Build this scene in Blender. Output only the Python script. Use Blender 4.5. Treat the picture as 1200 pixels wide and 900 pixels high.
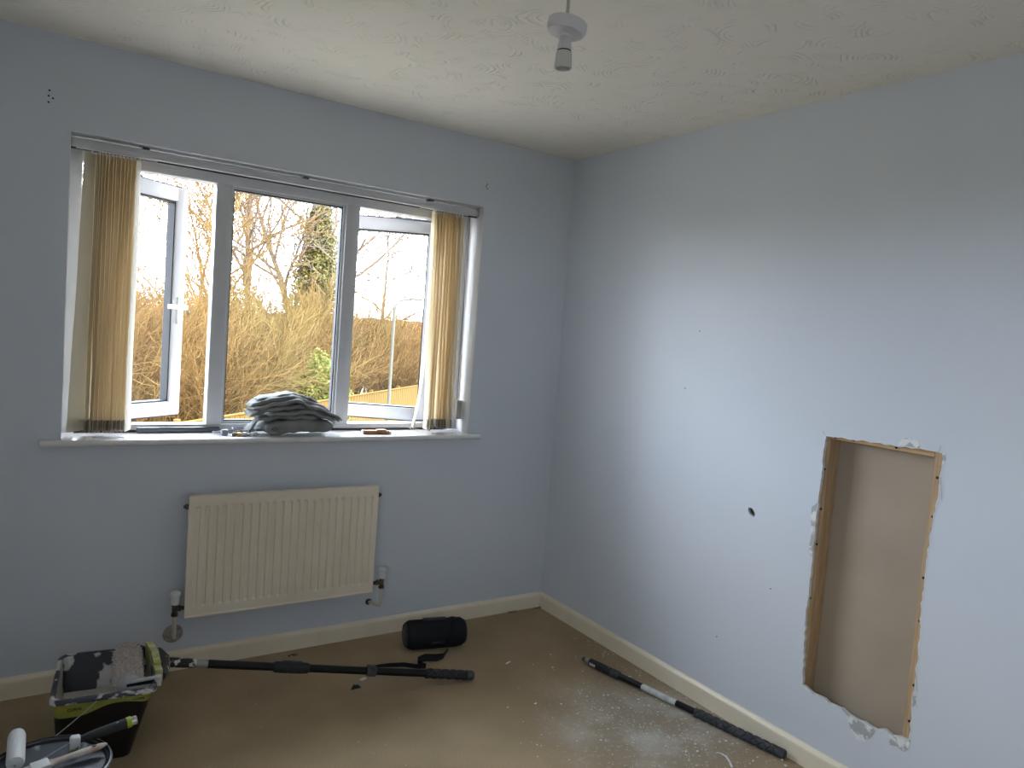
import bpy, bmesh, math, random
from mathutils import Vector, Matrix, noise
from mathutils.geometry import delaunay_2d_cdt

PI = math.pi
scene = bpy.context.scene
for o in list(bpy.data.objects):
    bpy.data.objects.remove(o)
col = scene.collection

# ------------------------------------------------------------------ camera
CAM = Vector((-2.3966, -3.1536, 1.4787))
YAW, PITCH, ROLL, FPX = 0.5885, -0.0700, 0.0764, 865.29
_d = Vector((math.sin(YAW)*math.cos(PITCH), math.cos(YAW)*math.cos(PITCH), math.sin(PITCH)))
_r = Vector((math.cos(YAW), -math.sin(YAW), 0)); _u = _r.cross(_d)
_r2 = math.cos(ROLL)*_r + math.sin(ROLL)*_u
_u2 = -math.sin(ROLL)*_r + math.cos(ROLL)*_u
cam_data = bpy.data.cameras.new('camera')
cam_data.sensor_width = 36.0
cam_data.lens = FPX/1200*36.0
cam_data.clip_start = 0.02; cam_data.clip_end = 500
cam = bpy.data.objects.new('camera', cam_data)
m3 = Matrix((_r2, _u2, -_d)).transposed()
cam.matrix_world = Matrix.Translation(CAM) @ m3.to_4x4()
col.objects.link(cam)
scene.camera = cam

# ------------------------------------------------------------------ view, world sky
scene.view_settings.view_transform = 'Standard'
scene.view_settings.look = 'None'
scene.view_settings.gamma = 1.0
scene.view_settings.use_curve_mapping = False
scene.view_settings.exposure = 1.54
SKY = 9.0
cy = scene.cycles
cy.max_bounces = 16; cy.diffuse_bounces = 8; cy.glossy_bounces = 6
cy.transparent_max_bounces = 24; cy.transmission_bounces = 8
cy.sample_clamp_indirect = 8.0

world = bpy.data.worlds.new('overcast_sky'); scene.world = world
world.use_nodes = True
nt = world.node_tree; nt.nodes.clear()
def wn(t): return nt.nodes.new(t)
tc = wn('ShaderNodeTexCoord'); mp = wn('ShaderNodeMapping'); mp.inputs['Scale'].default_value = (1.5, 1.5, 6.0)
nz = wn('ShaderNodeTexNoise'); nz.inputs['Scale'].default_value = 2.2; nz.inputs['Detail'].default_value = 5
cr = wn('ShaderNodeValToRGB')
cr.color_ramp.elements[0].position = 0.36; cr.color_ramp.elements[0].color = (0.53, 0.665, 0.90, 1)
cr.color_ramp.elements[1].position = 0.62; cr.color_ramp.elements[1].color = (0.89, 0.94, 1.0, 1)
bg = wn('ShaderNodeBackground'); bg.inputs['Strength'].default_value = SKY
wo = wn('ShaderNodeOutputWorld')
nt.links.new(tc.outputs['Generated'], mp.inputs['Vector']); nt.links.new(mp.outputs['Vector'], nz.inputs['Vector'])
nt.links.new(nz.outputs['Fac'], cr.inputs['Fac']); nt.links.new(cr.outputs['Color'], bg.inputs['Color'])
nt.links.new(bg.outputs['Background'], wo.inputs['Surface'])

# daylight enters by the window: a sampling portal in the window opening (gives no light of its own)
pl = bpy.data.lights.new('window_daylight_portal', 'AREA'); pl.shape = 'RECTANGLE'; pl.size = 1.74; pl.size_y = 1.10
pl.cycles.is_portal = True
po = bpy.data.objects.new('window_daylight_portal', pl); col.objects.link(po)
po.location = (-1.401, 0.255, 1.51); po.rotation_euler = (-PI/2, 0, 0)
# unseen window added for fill light, high in the left wall behind the viewpoint
W2Y0, W2Y1, W2Z0, W2Z1 = -3.86, -2.98, 1.40, 1.98
pl2 = bpy.data.lights.new('added_window_portal', 'AREA'); pl2.shape = 'RECTANGLE'; pl2.size = W2Z1-W2Z0; pl2.size_y = W2Y1-W2Y0
pl2.cycles.is_portal = True
po2 = bpy.data.objects.new('added_window_portal', pl2); col.objects.link(po2)
po2.location = (-3.16, (W2Y0+W2Y1)/2, (W2Z0+W2Z1)/2); po2.rotation_euler = (0, -PI/2, 0)

# ------------------------------------------------------------------ materials
def nodes(m):
    m.use_nodes = True
    return m.node_tree, m.node_tree.nodes, m.node_tree.links

def mat(name, c, rough=0.5, metal=0.0, c2=None, nscale=8.0, ndet=4.0, lo=0.35, hi=0.65, bump=None, spec=0.5,
        splat=None, sscale=20.0, slo=0.6, shi=0.64, stretch=None, transl=0.0):
    m = bpy.data.materials.new(name); t, N, L = nodes(m)
    b = N['Principled BSDF']
    b.inputs['Roughness'].default_value = rough; b.inputs['Metallic'].default_value = metal
    b.inputs['Specular IOR Level'].default_value = spec
    b.inputs['Base Color'].default_value = (*c, 1)
    tcn = N.new('ShaderNodeTexCoord'); vec = tcn.outputs['Object']
    if stretch:
        mpn = N.new('ShaderNodeMapping'); mpn.inputs['Scale'].default_value = stretch
        L.new(vec, mpn.inputs['Vector']); vec = mpn.outputs['Vector']
    out = None
    if c2:
        n = N.new('ShaderNodeTexNoise'); n.inputs['Scale'].default_value = nscale; n.inputs['Detail'].default_value = ndet
        L.new(vec, n.inputs['Vector'])
        r = N.new('ShaderNodeValToRGB'); r.color_ramp.elements[0].position = lo; r.color_ramp.elements[1].position = hi
        r.color_ramp.elements[0].color = (*c, 1); r.color_ramp.elements[1].color = (*c2, 1)
        L.new(n.outputs['Fac'], r.inputs['Fac']); out = r.outputs['Color']
    if splat:
        n2 = N.new('ShaderNodeTexNoise'); n2.inputs['Scale'].default_value = sscale; n2.inputs['Detail'].default_value = 5
        L.new(vec, n2.inputs['Vector'])
        r2 = N.new('ShaderNodeValToRGB'); r2.color_ramp.elements[0].position = slo; r2.color_ramp.elements[1].position = shi
        r2.color_ramp.elements[0].color = (0, 0, 0, 1); r2.color_ramp.elements[1].color = (1, 1, 1, 1)
        L.new(n2.outputs['Fac'], r2.inputs['Fac'])
        mx = N.new('ShaderNodeMix'); mx.data_type = 'RGBA'
        L.new(r2.outputs['Color'], mx.inputs[0])
        if out: L.new(out, mx.inputs[6])
        else: mx.inputs[6].default_value = (*c, 1)
        mx.inputs[7].default_value = (*splat, 1)
        out = mx.outputs[2]
    if out: L.new(out, b.inputs['Base Color'])
    if bump:
        n3 = N.new('ShaderNodeTexNoise'); n3.inputs['Scale'].default_value = bump[0]; n3.inputs['Detail'].default_value = 4
        L.new(vec, n3.inputs['Vector'])
        bp = N.new('ShaderNodeBump'); bp.inputs['Strength'].default_value = bump[1]; bp.inputs['Distance'].default_value = bump[2]
        L.new(n3.outputs['Fac'], bp.inputs['Height']); L.new(bp.outputs['Normal'], b.inputs['Normal'])
    if transl:
        tr = N.new('ShaderNodeBsdfTranslucent'); ms = N.new('ShaderNodeMixShader'); ms.inputs[0].default_value = transl
        if out: L.new(out, tr.inputs['Color'])
        else: tr.inputs['Color'].default_value = (*c, 1)
        L.new(b.outputs[0], ms.inputs[1]); L.new(tr.outputs[0], ms.inputs[2])
        L.new(ms.outputs[0], N['Material Output'].inputs['Surface'])
    return m

M = {}
M['wall'] = mat('pale_blue_paint', (0.608, 0.637, 0.677), 0.55, c2=(0.627, 0.654, 0.689), nscale=2.5, lo=.3, hi=.7, bump=(180, .12, .002), spec=.35)
M['reveal'] = mat('white_reveal_paint', (0.72, 0.73, 0.75), 0.5, bump=(90, .1, .002))
M['white_gloss'] = mat('cream_gloss_paint', (0.83, 0.74, 0.57), 0.35, c2=(0.78, 0.685, 0.51), nscale=6)
M['sill'] = mat('white_sill_gloss', (0.78, 0.77, 0.75), 0.25, c2=(0.70, 0.69, 0.67), nscale=14)
M['upvc'] = mat('white_upvc', (0.58, 0.58, 0.585), 0.32, c2=(0.545, 0.545, 0.55), nscale=5)
M['gasket'] = mat('black_rubber_gasket', (0.02, 0.022, 0.026), 0.6)
M['alu'] = mat('grey_metal', (0.42, 0.43, 0.45), 0.35, metal=.9)
M['steel_dark'] = mat('dark_grey_metal', (0.12, 0.125, 0.135), 0.4, metal=.6)
M['wood'] = mat('sawn_pine', (0.50, 0.345, 0.195), 0.7, c2=(0.37, 0.24, 0.125), nscale=5, stretch=(30, 30, 1.5), bump=(60, .3, .002))
M['board'] = mat('grey_plasterboard_paper', (0.38, 0.305, 0.225), 0.9, c2=(0.345, 0.275, 0.20), nscale=4)
M['plaster'] = mat('white_gypsum', (0.74, 0.74, 0.72), 0.95, c2=(0.60, 0.60, 0.59), nscale=60, bump=(120, .5, .003))
M['torn'] = mat('torn_grey_paper', (0.40, 0.41, 0.40), 0.95, splat=(0.74, 0.74, 0.72), sscale=28, slo=.48, shi=.54, bump=(150, .4, .002))
M['radiator'] = mat('cream_radiator_enamel', (0.82, 0.73, 0.58), 0.4, c2=(0.78, 0.68, 0.53), nscale=7)
M['plastic_white'] = mat('white_plastic', (0.74, 0.73, 0.71), 0.35)
M['pendant'] = mat('aged_white_plastic', (0.62, 0.60, 0.60), 0.35)
M['brass_dull'] = mat('tarnished_brass', (0.17, 0.14, 0.085), 0.45, metal=.8, c2=(.06, .055, .045), nscale=60)
M['copper_painted'] = mat('painted_pipe', (0.62, 0.57, 0.47), 0.45)
M['slat'] = mat('cream_blind_fabric', (0.93, 0.855, 0.705), 0.85, c2=(0.90, 0.825, 0.67), nscale=30, transl=0.66, bump=(400, .2, .001), spec=.2)
M['slat_white'] = mat('pale_blind_fabric', (0.74, 0.70, 0.60), 0.85, transl=0.35, spec=.2)
M['pocket'] = mat('grey_weight_pocket', (0.46, 0.41, 0.34), 0.7, c2=(.30, .26, .21), nscale=70, transl=.2)
M['cloth'] = mat('grey_cotton', (0.27, 0.27, 0.258), 0.95, c2=(0.225, 0.225, 0.215), nscale=16, bump=(260, .25, .002), spec=.15)
M['cloth_mark'] = mat('dark_printed_mark', (0.10, 0.105, 0.11), 0.95, spec=.1)
M['cable'] = mat('grey_cable_sheath', (0.24, 0.25, 0.27), 0.5)
M['brass'] = mat('brass', (0.55, 0.36, 0.12), 0.35, metal=.9)
M['orange_wood'] = mat('orange_brown_wood', (0.42, 0.17, 0.05), 0.6, c2=(.3, .12, .035), nscale=40)
M['black'] = mat('black_plastic', (0.012, 0.012, 0.013), 0.4)
M['black_splat'] = mat('paint_splashed_black_plastic', (0.014, 0.014, 0.016), 0.42, splat=(0.60, 0.58, 0.54), sscale=30, slo=.62, shi=.65)
M['black_mesh'] = mat('black_speaker_fabric', (0.010, 0.010, 0.012), 0.85, bump=(700, .4, .001), spec=.3)
M['black_glossy'] = mat('black_aluminium_tube', (0.006, 0.006, 0.007), 0.3, spec=.3)
M['rubber'] = mat('dark_grey_rubber', (0.018, 0.019, 0.021), 0.7, splat=(0.30, 0.30, 0.30), sscale=55, slo=.68, shi=.71)
M['rubber2'] = mat('worn_grey_rubber', (0.026, 0.028, 0.031), 0.65, c2=(0.060, 0.064, 0.069), nscale=40)
M['webbing'] = mat('black_webbing', (0.012, 0.012, 0.014), 0.9, spec=.2)
M['label_white'] = mat('scuffed_white_sticker', (0.58, 0.57, 0.55), 0.5, c2=(.42, .42, .41), nscale=40)
M['grey_collar'] = mat('grey_threaded_ferrule', (0.30, 0.29, 0.27), 0.5)
M['scuttle_in'] = mat('black_plastic_with_dried_paint', (0.012, 0.013, 0.014), 0.45, splat=(0.60, 0.585, 0.54), sscale=8.5, slo=.575, shi=.60, stretch=(1, 1, .6))
M['paint'] = mat('wet_white_paint', (0.60, 0.58, 0.53), 0.3, c2=(.52, .50, .455), nscale=14, bump=(25, .3, .01))
M['scuttle_out'] = mat('black_scuttle_plastic', (0.008, 0.008, 0.009), 0.38, splat=(.5, .49, .46), sscale=60, slo=.76, shi=.78)
M['rim'] = mat('paint_crusted_rim', (0.045, 0.045, 0.06), 0.45, splat=(0.60, 0.58, 0.55), sscale=22, slo=.54, shi=.60, stretch=(1, 1, 2.2))
M['band'] = mat('lime_yellow_label', (0.36, 0.37, 0.06), 0.5, c2=(.27, .28, .05), nscale=18)
M['lime'] = mat('lime_green_plastic', (0.34, 0.50, 0.03), 0.4)
M['lime_yellow'] = mat('yellow_green_plastic_with_paint', (0.44, 0.44, 0.12), 0.5, splat=(.62, .60, .50), sscale=22, slo=.47, shi=.58)
M['pile'] = mat('paint_loaded_beige_pile', (0.66, 0.60, 0.54), 0.95, c2=(.52, .46, .41), nscale=60, spec=.1)
M['lid'] = mat('dark_blue_grey_lid', (0.05, 0.06, 0.075), 0.4, splat=(0.46, 0.47, 0.48), sscale=9, slo=.60, shi=.70, stretch=(2.2, .8, 1))
M['tub'] = mat('black_tub_plastic', (0.014, 0.015, 0.019), 0.35)
M['brush_wood'] = mat('painted_over_wooden_handle', (0.42, 0.31, 0.25), 0.6, c2=(.55, .50, .45), nscale=22, lo=.4, hi=.62)
M['white_paint'] = mat('dried_white_paint', (0.66, 0.66, 0.64), 0.6, bump=(60, .5, .004))
M['white_green'] = mat('white_paint_over_green', (0.62, 0.62, 0.60), 0.5, splat=(.22, .30, .10), sscale=45, slo=.55, shi=.62)
M['chrome'] = mat('chrome', (0.75, 0.75, 0.75), 0.18, metal=1)
M['dark_red'] = mat('dark_hanging_hole', (0.10, 0.045, 0.04), 0.7)
M['screw'] = mat('black_drywall_screw', (0.03, 0.03, 0.035), 0.4, metal=.7)
M['cavity_dark'] = mat('painted_hole_dark', (0.012, 0.012, 0.012), 0.9)
M['dust_crumb'] = mat('plaster_crumb_white', (0.80, 0.78, 0.74), 0.95)
M['chip_black'] = mat('black_chip', (0.012, 0.011, 0.012), 0.6)
M['lint'] = mat('dark_carpet_lint', (0.07, 0.055, 0.04), 1.0)
# outdoors
M['bark'] = mat('brown_bark', (0.125, 0.086, 0.052), 0.9, c2=(0.095, 0.065, 0.040), nscale=6, spec=.1)
M['twig'] = mat('golden_twigs', (0.128, 0.076, 0.024), 0.9, c2=(0.100, 0.053, 0.017), nscale=2.0, spec=.1)
M['twig_far'] = mat('pale_brown_twigs', (0.125, 0.092, 0.066), 0.9, spec=.1)
M['ivy'] = mat('ivy_leaves', (0.085, 0.080, 0.018), 0.7, c2=(0.125, 0.088, 0.024), nscale=1.2, spec=.2)
M['green_leaf'] = mat('bright_green_leaves', (0.100, 0.108, 0.012), 0.7, c2=(0.075, 0.085, 0.010), nscale=3, spec=.2)
M['bank'] = mat('brown_scrub_ground', (0.100, 0.062, 0.024), 1.0, c2=(0.072, 0.046, 0.017), nscale=1.1, ndet=9, spec=.05, bump=(3, .8, .4))
M['ground'] = mat('pale_bounce_ground', (0.22, 0.20, 0.16), 1.0, c2=(.18, .16, .12), nscale=.8, spec=.05)  # unseen ground, pale tone picked to bounce light up to the ceiling
M['fence'] = mat('golden_fence_timber', (0.120, 0.070, 0.016), 0.85, c2=(0.092, 0.052, 0.011), nscale=1.6, stretch=(3, 3, .4), spec=.1)
M['post_grey'] = mat('cream_lamp_post_paint', (0.066, 0.060, 0.042), 0.6, spec=.2)

def glass(name, dust):
    m = bpy.data.materials.new(name); t, N, L = nodes(m); N.remove(N['Principled BSDF'])
    tr = N.new('ShaderNodeBsdfTransparent'); tr.inputs['Color'].default_value = (.96, .97, .97, 1)
    tl = N.new('ShaderNodeBsdfTranslucent'); tl.inputs['Color'].default_value = (.9, .92, .95, 1)
    gl = N.new('ShaderNodeBsdfGlossy'); gl.inputs['Roughness'].default_value = .02
    lw = N.new('ShaderNodeLayerWeight'); lw.inputs['Blend'].default_value = .12
    nzz = N.new('ShaderNodeTexNoise'); nzz.inputs['Scale'].default_value = 9; tcn = N.new('ShaderNodeTexCoord')
    L.new(tcn.outputs['Object'], nzz.inputs['Vector'])
    ma = N.new('ShaderNodeMath'); ma.operation = 'MULTIPLY'; ma.inputs[1].default_value = dust*2; L.new(nzz.outputs['Fac'], ma.inputs[0])
    mb_ = N.new('ShaderNodeMath'); mb_.operation = 'MULTIPLY'; mb_.inputs[1].default_value = .5; L.new(lw.outputs['Fresnel'], mb_.inputs[0])
    m1 = N.new('ShaderNodeMixShader'); m2 = N.new('ShaderNodeMixShader')
    L.new(ma.outputs[0], m1.inputs[0]); L.new(tr.outputs[0], m1.inputs[1]); L.new(tl.outputs[0], m1.inputs[2])
    L.new(mb_.outputs[0], m2.inputs[0]); L.new(m1.outputs[0], m2.inputs[1]); L.new(gl.outputs[0], m2.inputs[2])
    L.new(m2.outputs[0], N['Material Output'].inputs['Surface'])
    return m
M['glass'] = glass('clear_window_glass', .0006)
M['glass_dusty'] = glass('dusty_window_glass', .0010)

def carpet_material():
    m = bpy.data.materials.new('worn_brown_carpet'); t, N, L = nodes(m); b = N['Principled BSDF']
    b.inputs['Roughness'].default_value = 1; b.inputs['Specular IOR Level'].default_value = .1
    tcn = N.new('ShaderNodeTexCoord')
    def noise_(s, d=4):
        n = N.new('ShaderNodeTexNoise'); n.inputs['Scale'].default_value = s; n.inputs['Detail'].default_value = d
        L.new(tcn.outputs['Object'], n.inputs['Vector']); return n.outputs['Fac']
    def ramp(src, p0, c0, p1, c1):
        r = N.new('ShaderNodeValToRGB'); e = r.color_ramp.elements
        e[0].position = p0; e[0].color = (*c0, 1); e[1].position = p1; e[1].color = (*c1, 1)
        L.new(src, r.inputs['Fac']); return r.outputs['Color']
    def mix(f, a, c, mode='MIX'):
        x = N.new('ShaderNodeMix'); x.data_type = 'RGBA'; x.blend_type = mode
        for s, v in ((0, f), (6, a), (7, c)):
            if isinstance(v, (int, float)): x.inputs[s].default_value = v
            elif isinstance(v, tuple): x.inputs[s].default_value = (*v, 1)
            else: L.new(v, x.inputs[s])
        return x.outputs[2]
    base = ramp(noise_(2.6, 7), .32, (.335, .248, .148), .68, (.455, .342, .212))
    fine = ramp(noise_(300, 2), .3, (.72, .72, .72), .7, (1.12, 1.12, 1.12))
    base = mix(1.0, base, fine, 'MULTIPLY')
    # plaster dust trodden in beside the right-hand wall
    def dist_to(p, r0, r1):
        d = N.new('ShaderNodeVectorMath'); d.operation = 'DISTANCE'; L.new(tcn.outputs['Object'], d.inputs[0]); d.inputs[1].default_value = p
        r = N.new('ShaderNodeMapRange'); r.inputs[1].default_value = r0; r.inputs[2].default_value = r1; r.inputs[3].default_value = 1; r.inputs[4].default_value = 0
        L.new(d.outputs['Value'], r.inputs[0]); return r.outputs[0]
    def mul(a, bb):
        x = N.new('ShaderNodeMath'); x.operation = 'MULTIPLY'; x.use_clamp = True
        for i, v in enumerate((a, bb)):
            if isinstance(v, (int, float)): x.inputs[i].default_value = v
            else: L.new(v, x.inputs[i])
        return x.outputs[0]
    n1 = ramp(noise_(5, 9), .45, (0, 0, 0), .75, (1, 1, 1))
    n2 = ramp(noise_(60, 6), .56, (0, 0, 0), .68, (1, 1, 1))
    g = dist_to((-.33, -1.22, 0), .12, .50)
    grey = mul(g, .75)
    base = mix(grey, base, (.345, .30, .235))
    base = mix(mul(mul(g, n1), .75), base, (.62, .60, .55))
    base = mix(mul(mul(dist_to((-.33, -1.25, 0), .1, .60), n2), .55), base, (.62, .60, .56))
    L.new(base, b.inputs['Base Color'])
    bp = N.new('ShaderNodeBump'); bp.inputs['Strength'].default_value = .6; bp.inputs['Distance'].default_value = .004
    L.new(noise_(220, 3), bp.inputs['Height']); L.new(bp.outputs['Normal'], b.inputs['Normal'])
    return m
M['carpet'] = carpet_material()

def artex_material():
    m = bpy.data.materials.new('swirled_textured_ceiling_paint'); t, N, L = nodes(m); b = N['Principled BSDF']
    b.inputs['Base Color'].default_value = (.82, .775, .69, 1); b.inputs['Roughness'].default_value = .8
    b.inputs['Specular IOR Level'].default_value = .25
    tcn = N.new('ShaderNodeTexCoord')
    nn = N.new('ShaderNodeTexNoise'); nn.inputs['Scale'].default_value = 5; L.new(tcn.outputs['Object'], nn.inputs['Vector'])
    mx = N.new('ShaderNodeMix'); mx.data_type = 'RGBA'; mx.blend_type = 'LINEAR_LIGHT'; mx.inputs[0].default_value = .045
    L.new(tcn.outputs['Object'], mx.inputs[6]); L.new(nn.outputs['Color'], mx.inputs[7])
    vo = N.new('ShaderNodeTexVoronoi'); vo.inputs['Scale'].default_value = 6.5; L.new(mx.outputs[2], vo.inputs['Vector'])
    mu = N.new('ShaderNodeMath'); mu.operation = 'MULTIPLY'; mu.inputs[1].default_value = 60; L.new(vo.outputs['Distance'], mu.inputs[0])
    si = N.new('ShaderNodeMath'); si.operation = 'SINE'; L.new(mu.outputs[0], si.inputs[0])
    rg = N.new('ShaderNodeMapRange'); rg.inputs[1].default_value = .1; rg.inputs[2].default_value = 1; L.new(si.outputs[0], rg.inputs[0])
    n2 = N.new('ShaderNodeTexNoise'); n2.inputs['Scale'].default_value = 13; n2.inputs['Detail'].default_value = 5; L.new(tcn.outputs['Object'], n2.inputs['Vector'])
    mr = N.new('ShaderNodeMapRange'); mr.inputs[1].default_value = .50; mr.inputs[2].default_value = .64; L.new(n2.outputs['Fac'], mr.inputs[0])
    mm = N.new('ShaderNodeMath'); mm.operation = 'MULTIPLY'; L.new(rg.outputs[0], mm.inputs[0]); L.new(mr.outputs[0], mm.inputs[1])
    n4 = N.new('ShaderNodeTexNoise'); n4.inputs['Scale'].default_value = 40; n4.inputs['Detail'].default_value = 3; L.new(tcn.outputs['Object'], n4.inputs['Vector'])
    ad = N.new('ShaderNodeMath'); ad.operation = 'MULTIPLY_ADD'; ad.inputs[1].default_value = .25; L.new(n4.outputs['Fac'], ad.inputs[0]); L.new(mm.outputs[0], ad.inputs[2])
    bp = N.new('ShaderNodeBump'); bp.inputs['Strength'].default_value = .7; bp.inputs['Distance'].default_value = .0045
    L.new(ad.outputs[0], bp.inputs['Height']); L.new(bp.outputs['Normal'], b.inputs['Normal'])
    return m
M['artex'] = artex_material()

# ------------------------------------------------------------------ mesh helpers
class MB:
    def __init__(s): s.v = []; s.f = []
    def add(s, vs, fs):
        o = len(s.v); s.v += [tuple(p) for p in vs]; s.f += [tuple(i+o for i in f) for f in fs]; return s
    def box(s, x0, x1, y0, y1, z0, z1):
        return s.add([(x0, y0, z0), (x1, y0, z0), (x1, y1, z0), (x0, y1, z0), (x0, y0, z1), (x1, y0, z1), (x1, y1, z1), (x0, y1, z1)],
                     [(0, 3, 2, 1), (4, 5, 6, 7), (0, 1, 5, 4), (1, 2, 6, 5), (2, 3, 7, 6), (3, 0, 4, 7)])
    def bbox(s, x0, x1, y0, y1, z0, z1, b=.004, seg=2):
        bm = bmesh.new(); bmesh.ops.create_cube(bm, size=1)
        for v in bm.verts: v.co = Vector(((x0+x1)/2+v.co.x*(x1-x0), (y0+y1)/2+v.co.y*(y1-y0), (z0+z1)/2+v.co.z*(z1-z0)))
        bmesh.ops.bevel(bm, geom=bm.edges[:], offset=b, segments=seg, profile=.5, affect='EDGES')
        bm.verts.ensure_lookup_table(); bm.verts.index_update()
        s.add([v.co for v in bm.verts], [[v.index for v in f.verts] for f in bm.faces]); bm.free(); return s
    def tube(s, pts, r, n=8, cap=True):
        pts = [Vector(p) for p in pts]
        rs = r if isinstance(r, (list, tuple)) else [r]*len(pts)
        vs = []; fs = []; up = None
        for i, p in enumerate(pts):
            d = (pts[min(i+1, len(pts)-1)]-pts[max(i-1, 0)])
            d = d.normalized() if d.length > 1e-9 else Vector((0, 0, 1))
            if up is None:
                up = Vector((0, 0, 1)) if abs(d.z) < .9 else Vector((1, 0, 0))
            a = d.cross(up)
            if a.length < 1e-6: a = d.cross(Vector((0, 1, .3)))
            a.normalize(); bb = a.cross(d).normalized(); up = bb
            for k in range(n):
                t = 2*PI*k/n; vs.append(p+rs[i]*(math.cos(t)*a+math.sin(t)*bb))
        for i in range(len(pts)-1):
            for k in range(n):
                k2 = (k+1) % n; fs.append((i*n+k, (i+1)*n+k, (i+1)*n+k2, i*n+k2))
        if cap: fs.append(tuple(range(n))); fs.append(tuple(range((len(pts)-1)*n+n-1, (len(pts)-1)*n-1, -1)))
        return s.add(vs, fs)
    def lathe(s, prof, n=24, mtx=None, capb=True, capt=True):
        vs = []; fs = []
        for (r, z) in prof:
            for k in range(n):
                t = 2*PI*k/n; p = Vector((r*math.cos(t), r*math.sin(t), z)); vs.append(mtx @ p if mtx else p)
        for i in range(len(prof)-1):
            for k in range(n):
                k2 = (k+1) % n; fs.append((i*n+k, i*n+k2, (i+1)*n+k2, (i+1)*n+k))
        if capb: fs.append(tuple(range(n-1, -1, -1)))
        if capt: fs.append(tuple(range((len(prof)-1)*n, len(prof)*n)))
        return s.add(vs, fs)
    def grid(s, fn, nu, nv, wrap=False):
        vs = [fn(i/nu, j/nv) for j in range(nv+1) for i in range(nu if wrap else nu+1)]
        w = nu if wrap else nu+1; fs = []
        for j in range(nv):
            for i in range(nu):
                i2 = (i+1) % w if wrap else i+1
                fs.append((j*w+i, j*w+i2, (j+1)*w+i2, (j+1)*w+i))
        return s.add(vs, fs)
    def extrude_profile(s, prof, path0, path1, ux, uz):
        n = len(prof); a, b = Vector(path0), Vector(path1); ux, uz = Vector(ux), Vector(uz)
        vs = [a+p[0]*ux+p[1]*uz for p in prof]+[b+p[0]*ux+p[1]*uz for p in prof]
        fs = [(i, (i+1) % n, n+(i+1) % n, n+i) for i in range(n)]+[tuple(range(n-1, -1, -1)), tuple(range(n, 2*n))]
        return s.add(vs, fs)
    def mesh(s, name, m, smooth=False, angle=None):
        me = bpy.data.meshes.new(name); me.from_pydata([tuple(v) for v in s.v], [], s.f); me.update()
        bm = bmesh.new(); bm.from_mesh(me); bmesh.ops.recalc_face_normals(bm, faces=bm.faces[:]); bm.to_mesh(me); bm.free()
        if smooth:
            for p in me.polygons: p.use_smooth = True
            if angle: me.set_sharp_from_angle(angle=math.radians(angle))
        if m: me.materials.append(m)
        return me
    def build(s, name, m, parent=None, smooth=False, angle=35, norecalc=False):
        return link(name, s.mesh(name, m, smooth, angle), parent)

def link(name, me, parent=None):
    o = bpy.data.objects.new(name, me); col.objects.link(o)
    if parent: o.parent = parent
    return o
def tag(o, label, cat, group=None, kind=None):
    o['label'] = label; o['category'] = cat
    if group: o['group'] = group
    if kind: o['kind'] = kind
    return o
def thing(name, label, cat, loc=(0, 0, 0), rotz=0, group=None, kind=None):
    o = bpy.data.objects.new(name, None); o.empty_display_size = .05; col.objects.link(o)
    o.location = loc; o.rotation_euler = (0, 0, rotz)
    return tag(o, label, cat, group, kind)
def struct(o, label=None):
    o['kind'] = 'structure'
    if label: o['label'] = label
    return o
def copy_tree(o, parent=None):
    c = o.copy(); col.objects.link(c)
    if parent: c.parent = parent
    for ch in [x for x in bpy.data.objects if x.parent == o]: copy_tree(ch, c)
    return c
def nz3(x, y, z, s=1.0): return noise.noise(Vector((x*s, y*s, z*s)))

def holed_slab(outer, holes, fn, t):
    """flat slab in (u,v) with holes; fn(u,v,d) -> 3d point, d = depth 0..t"""
    pts = []; edges = []
    for loop in [outer]+holes:
        o = len(pts); n = len(loop); pts += [Vector(p) for p in loop]; edges += [(o+i, o+(i+1) % n) for i in range(n)]
    vo, eo, fo, _, _, _ = delaunay_2d_cdt(pts, edges, [], 0, 1e-6)
    def inside(p, loop):
        c = False; n = len(loop)
        for i in range(n):
            a, b = loop[i], loop[(i+1) % n]
            if (a[1] > p.y) != (b[1] > p.y) and p.x < (b[0]-a[0])*(p.y-a[1])/(b[1]-a[1])+a[0]: c = not c
        return c
    faces = []
    for f in fo:
        c = sum((vo[i] for i in f), Vector((0, 0)))/len(f)
        if inside(c, outer) and not any(inside(c, h) for h in holes): faces.append(tuple(f))
    nv = len(vo)
    vs = [fn(v.x, v.y, 0) for v in vo]+[fn(v.x, v.y, t) for v in vo]
    fs = list(faces)+[tuple(i+nv for i in reversed(f)) for f in faces]
    cnt = {}
    for f in faces:
        for i in range(len(f)):
            e = (f[i], f[(i+1) % len(f)]); cnt[tuple(sorted(e))] = cnt.get(tuple(sorted(e)), 0)+1
    for f in faces:
        for i in range(len(f)):
            e = (f[i], f[(i+1) % len(f)])
            if cnt[tuple(sorted(e))] == 1: fs.append((e[1], e[0], e[0]+nv, e[1]+nv))
    mb = MB(); mb.add(vs, fs); return mb

# ================================================================== THE ROOM
H = 2.4; XL = -3.05; YF = -3.95
WX0, WX1, WZ0, WZ1 = -2.271, -0.531, 0.935, 2.079
SILL = 0.96

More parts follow.
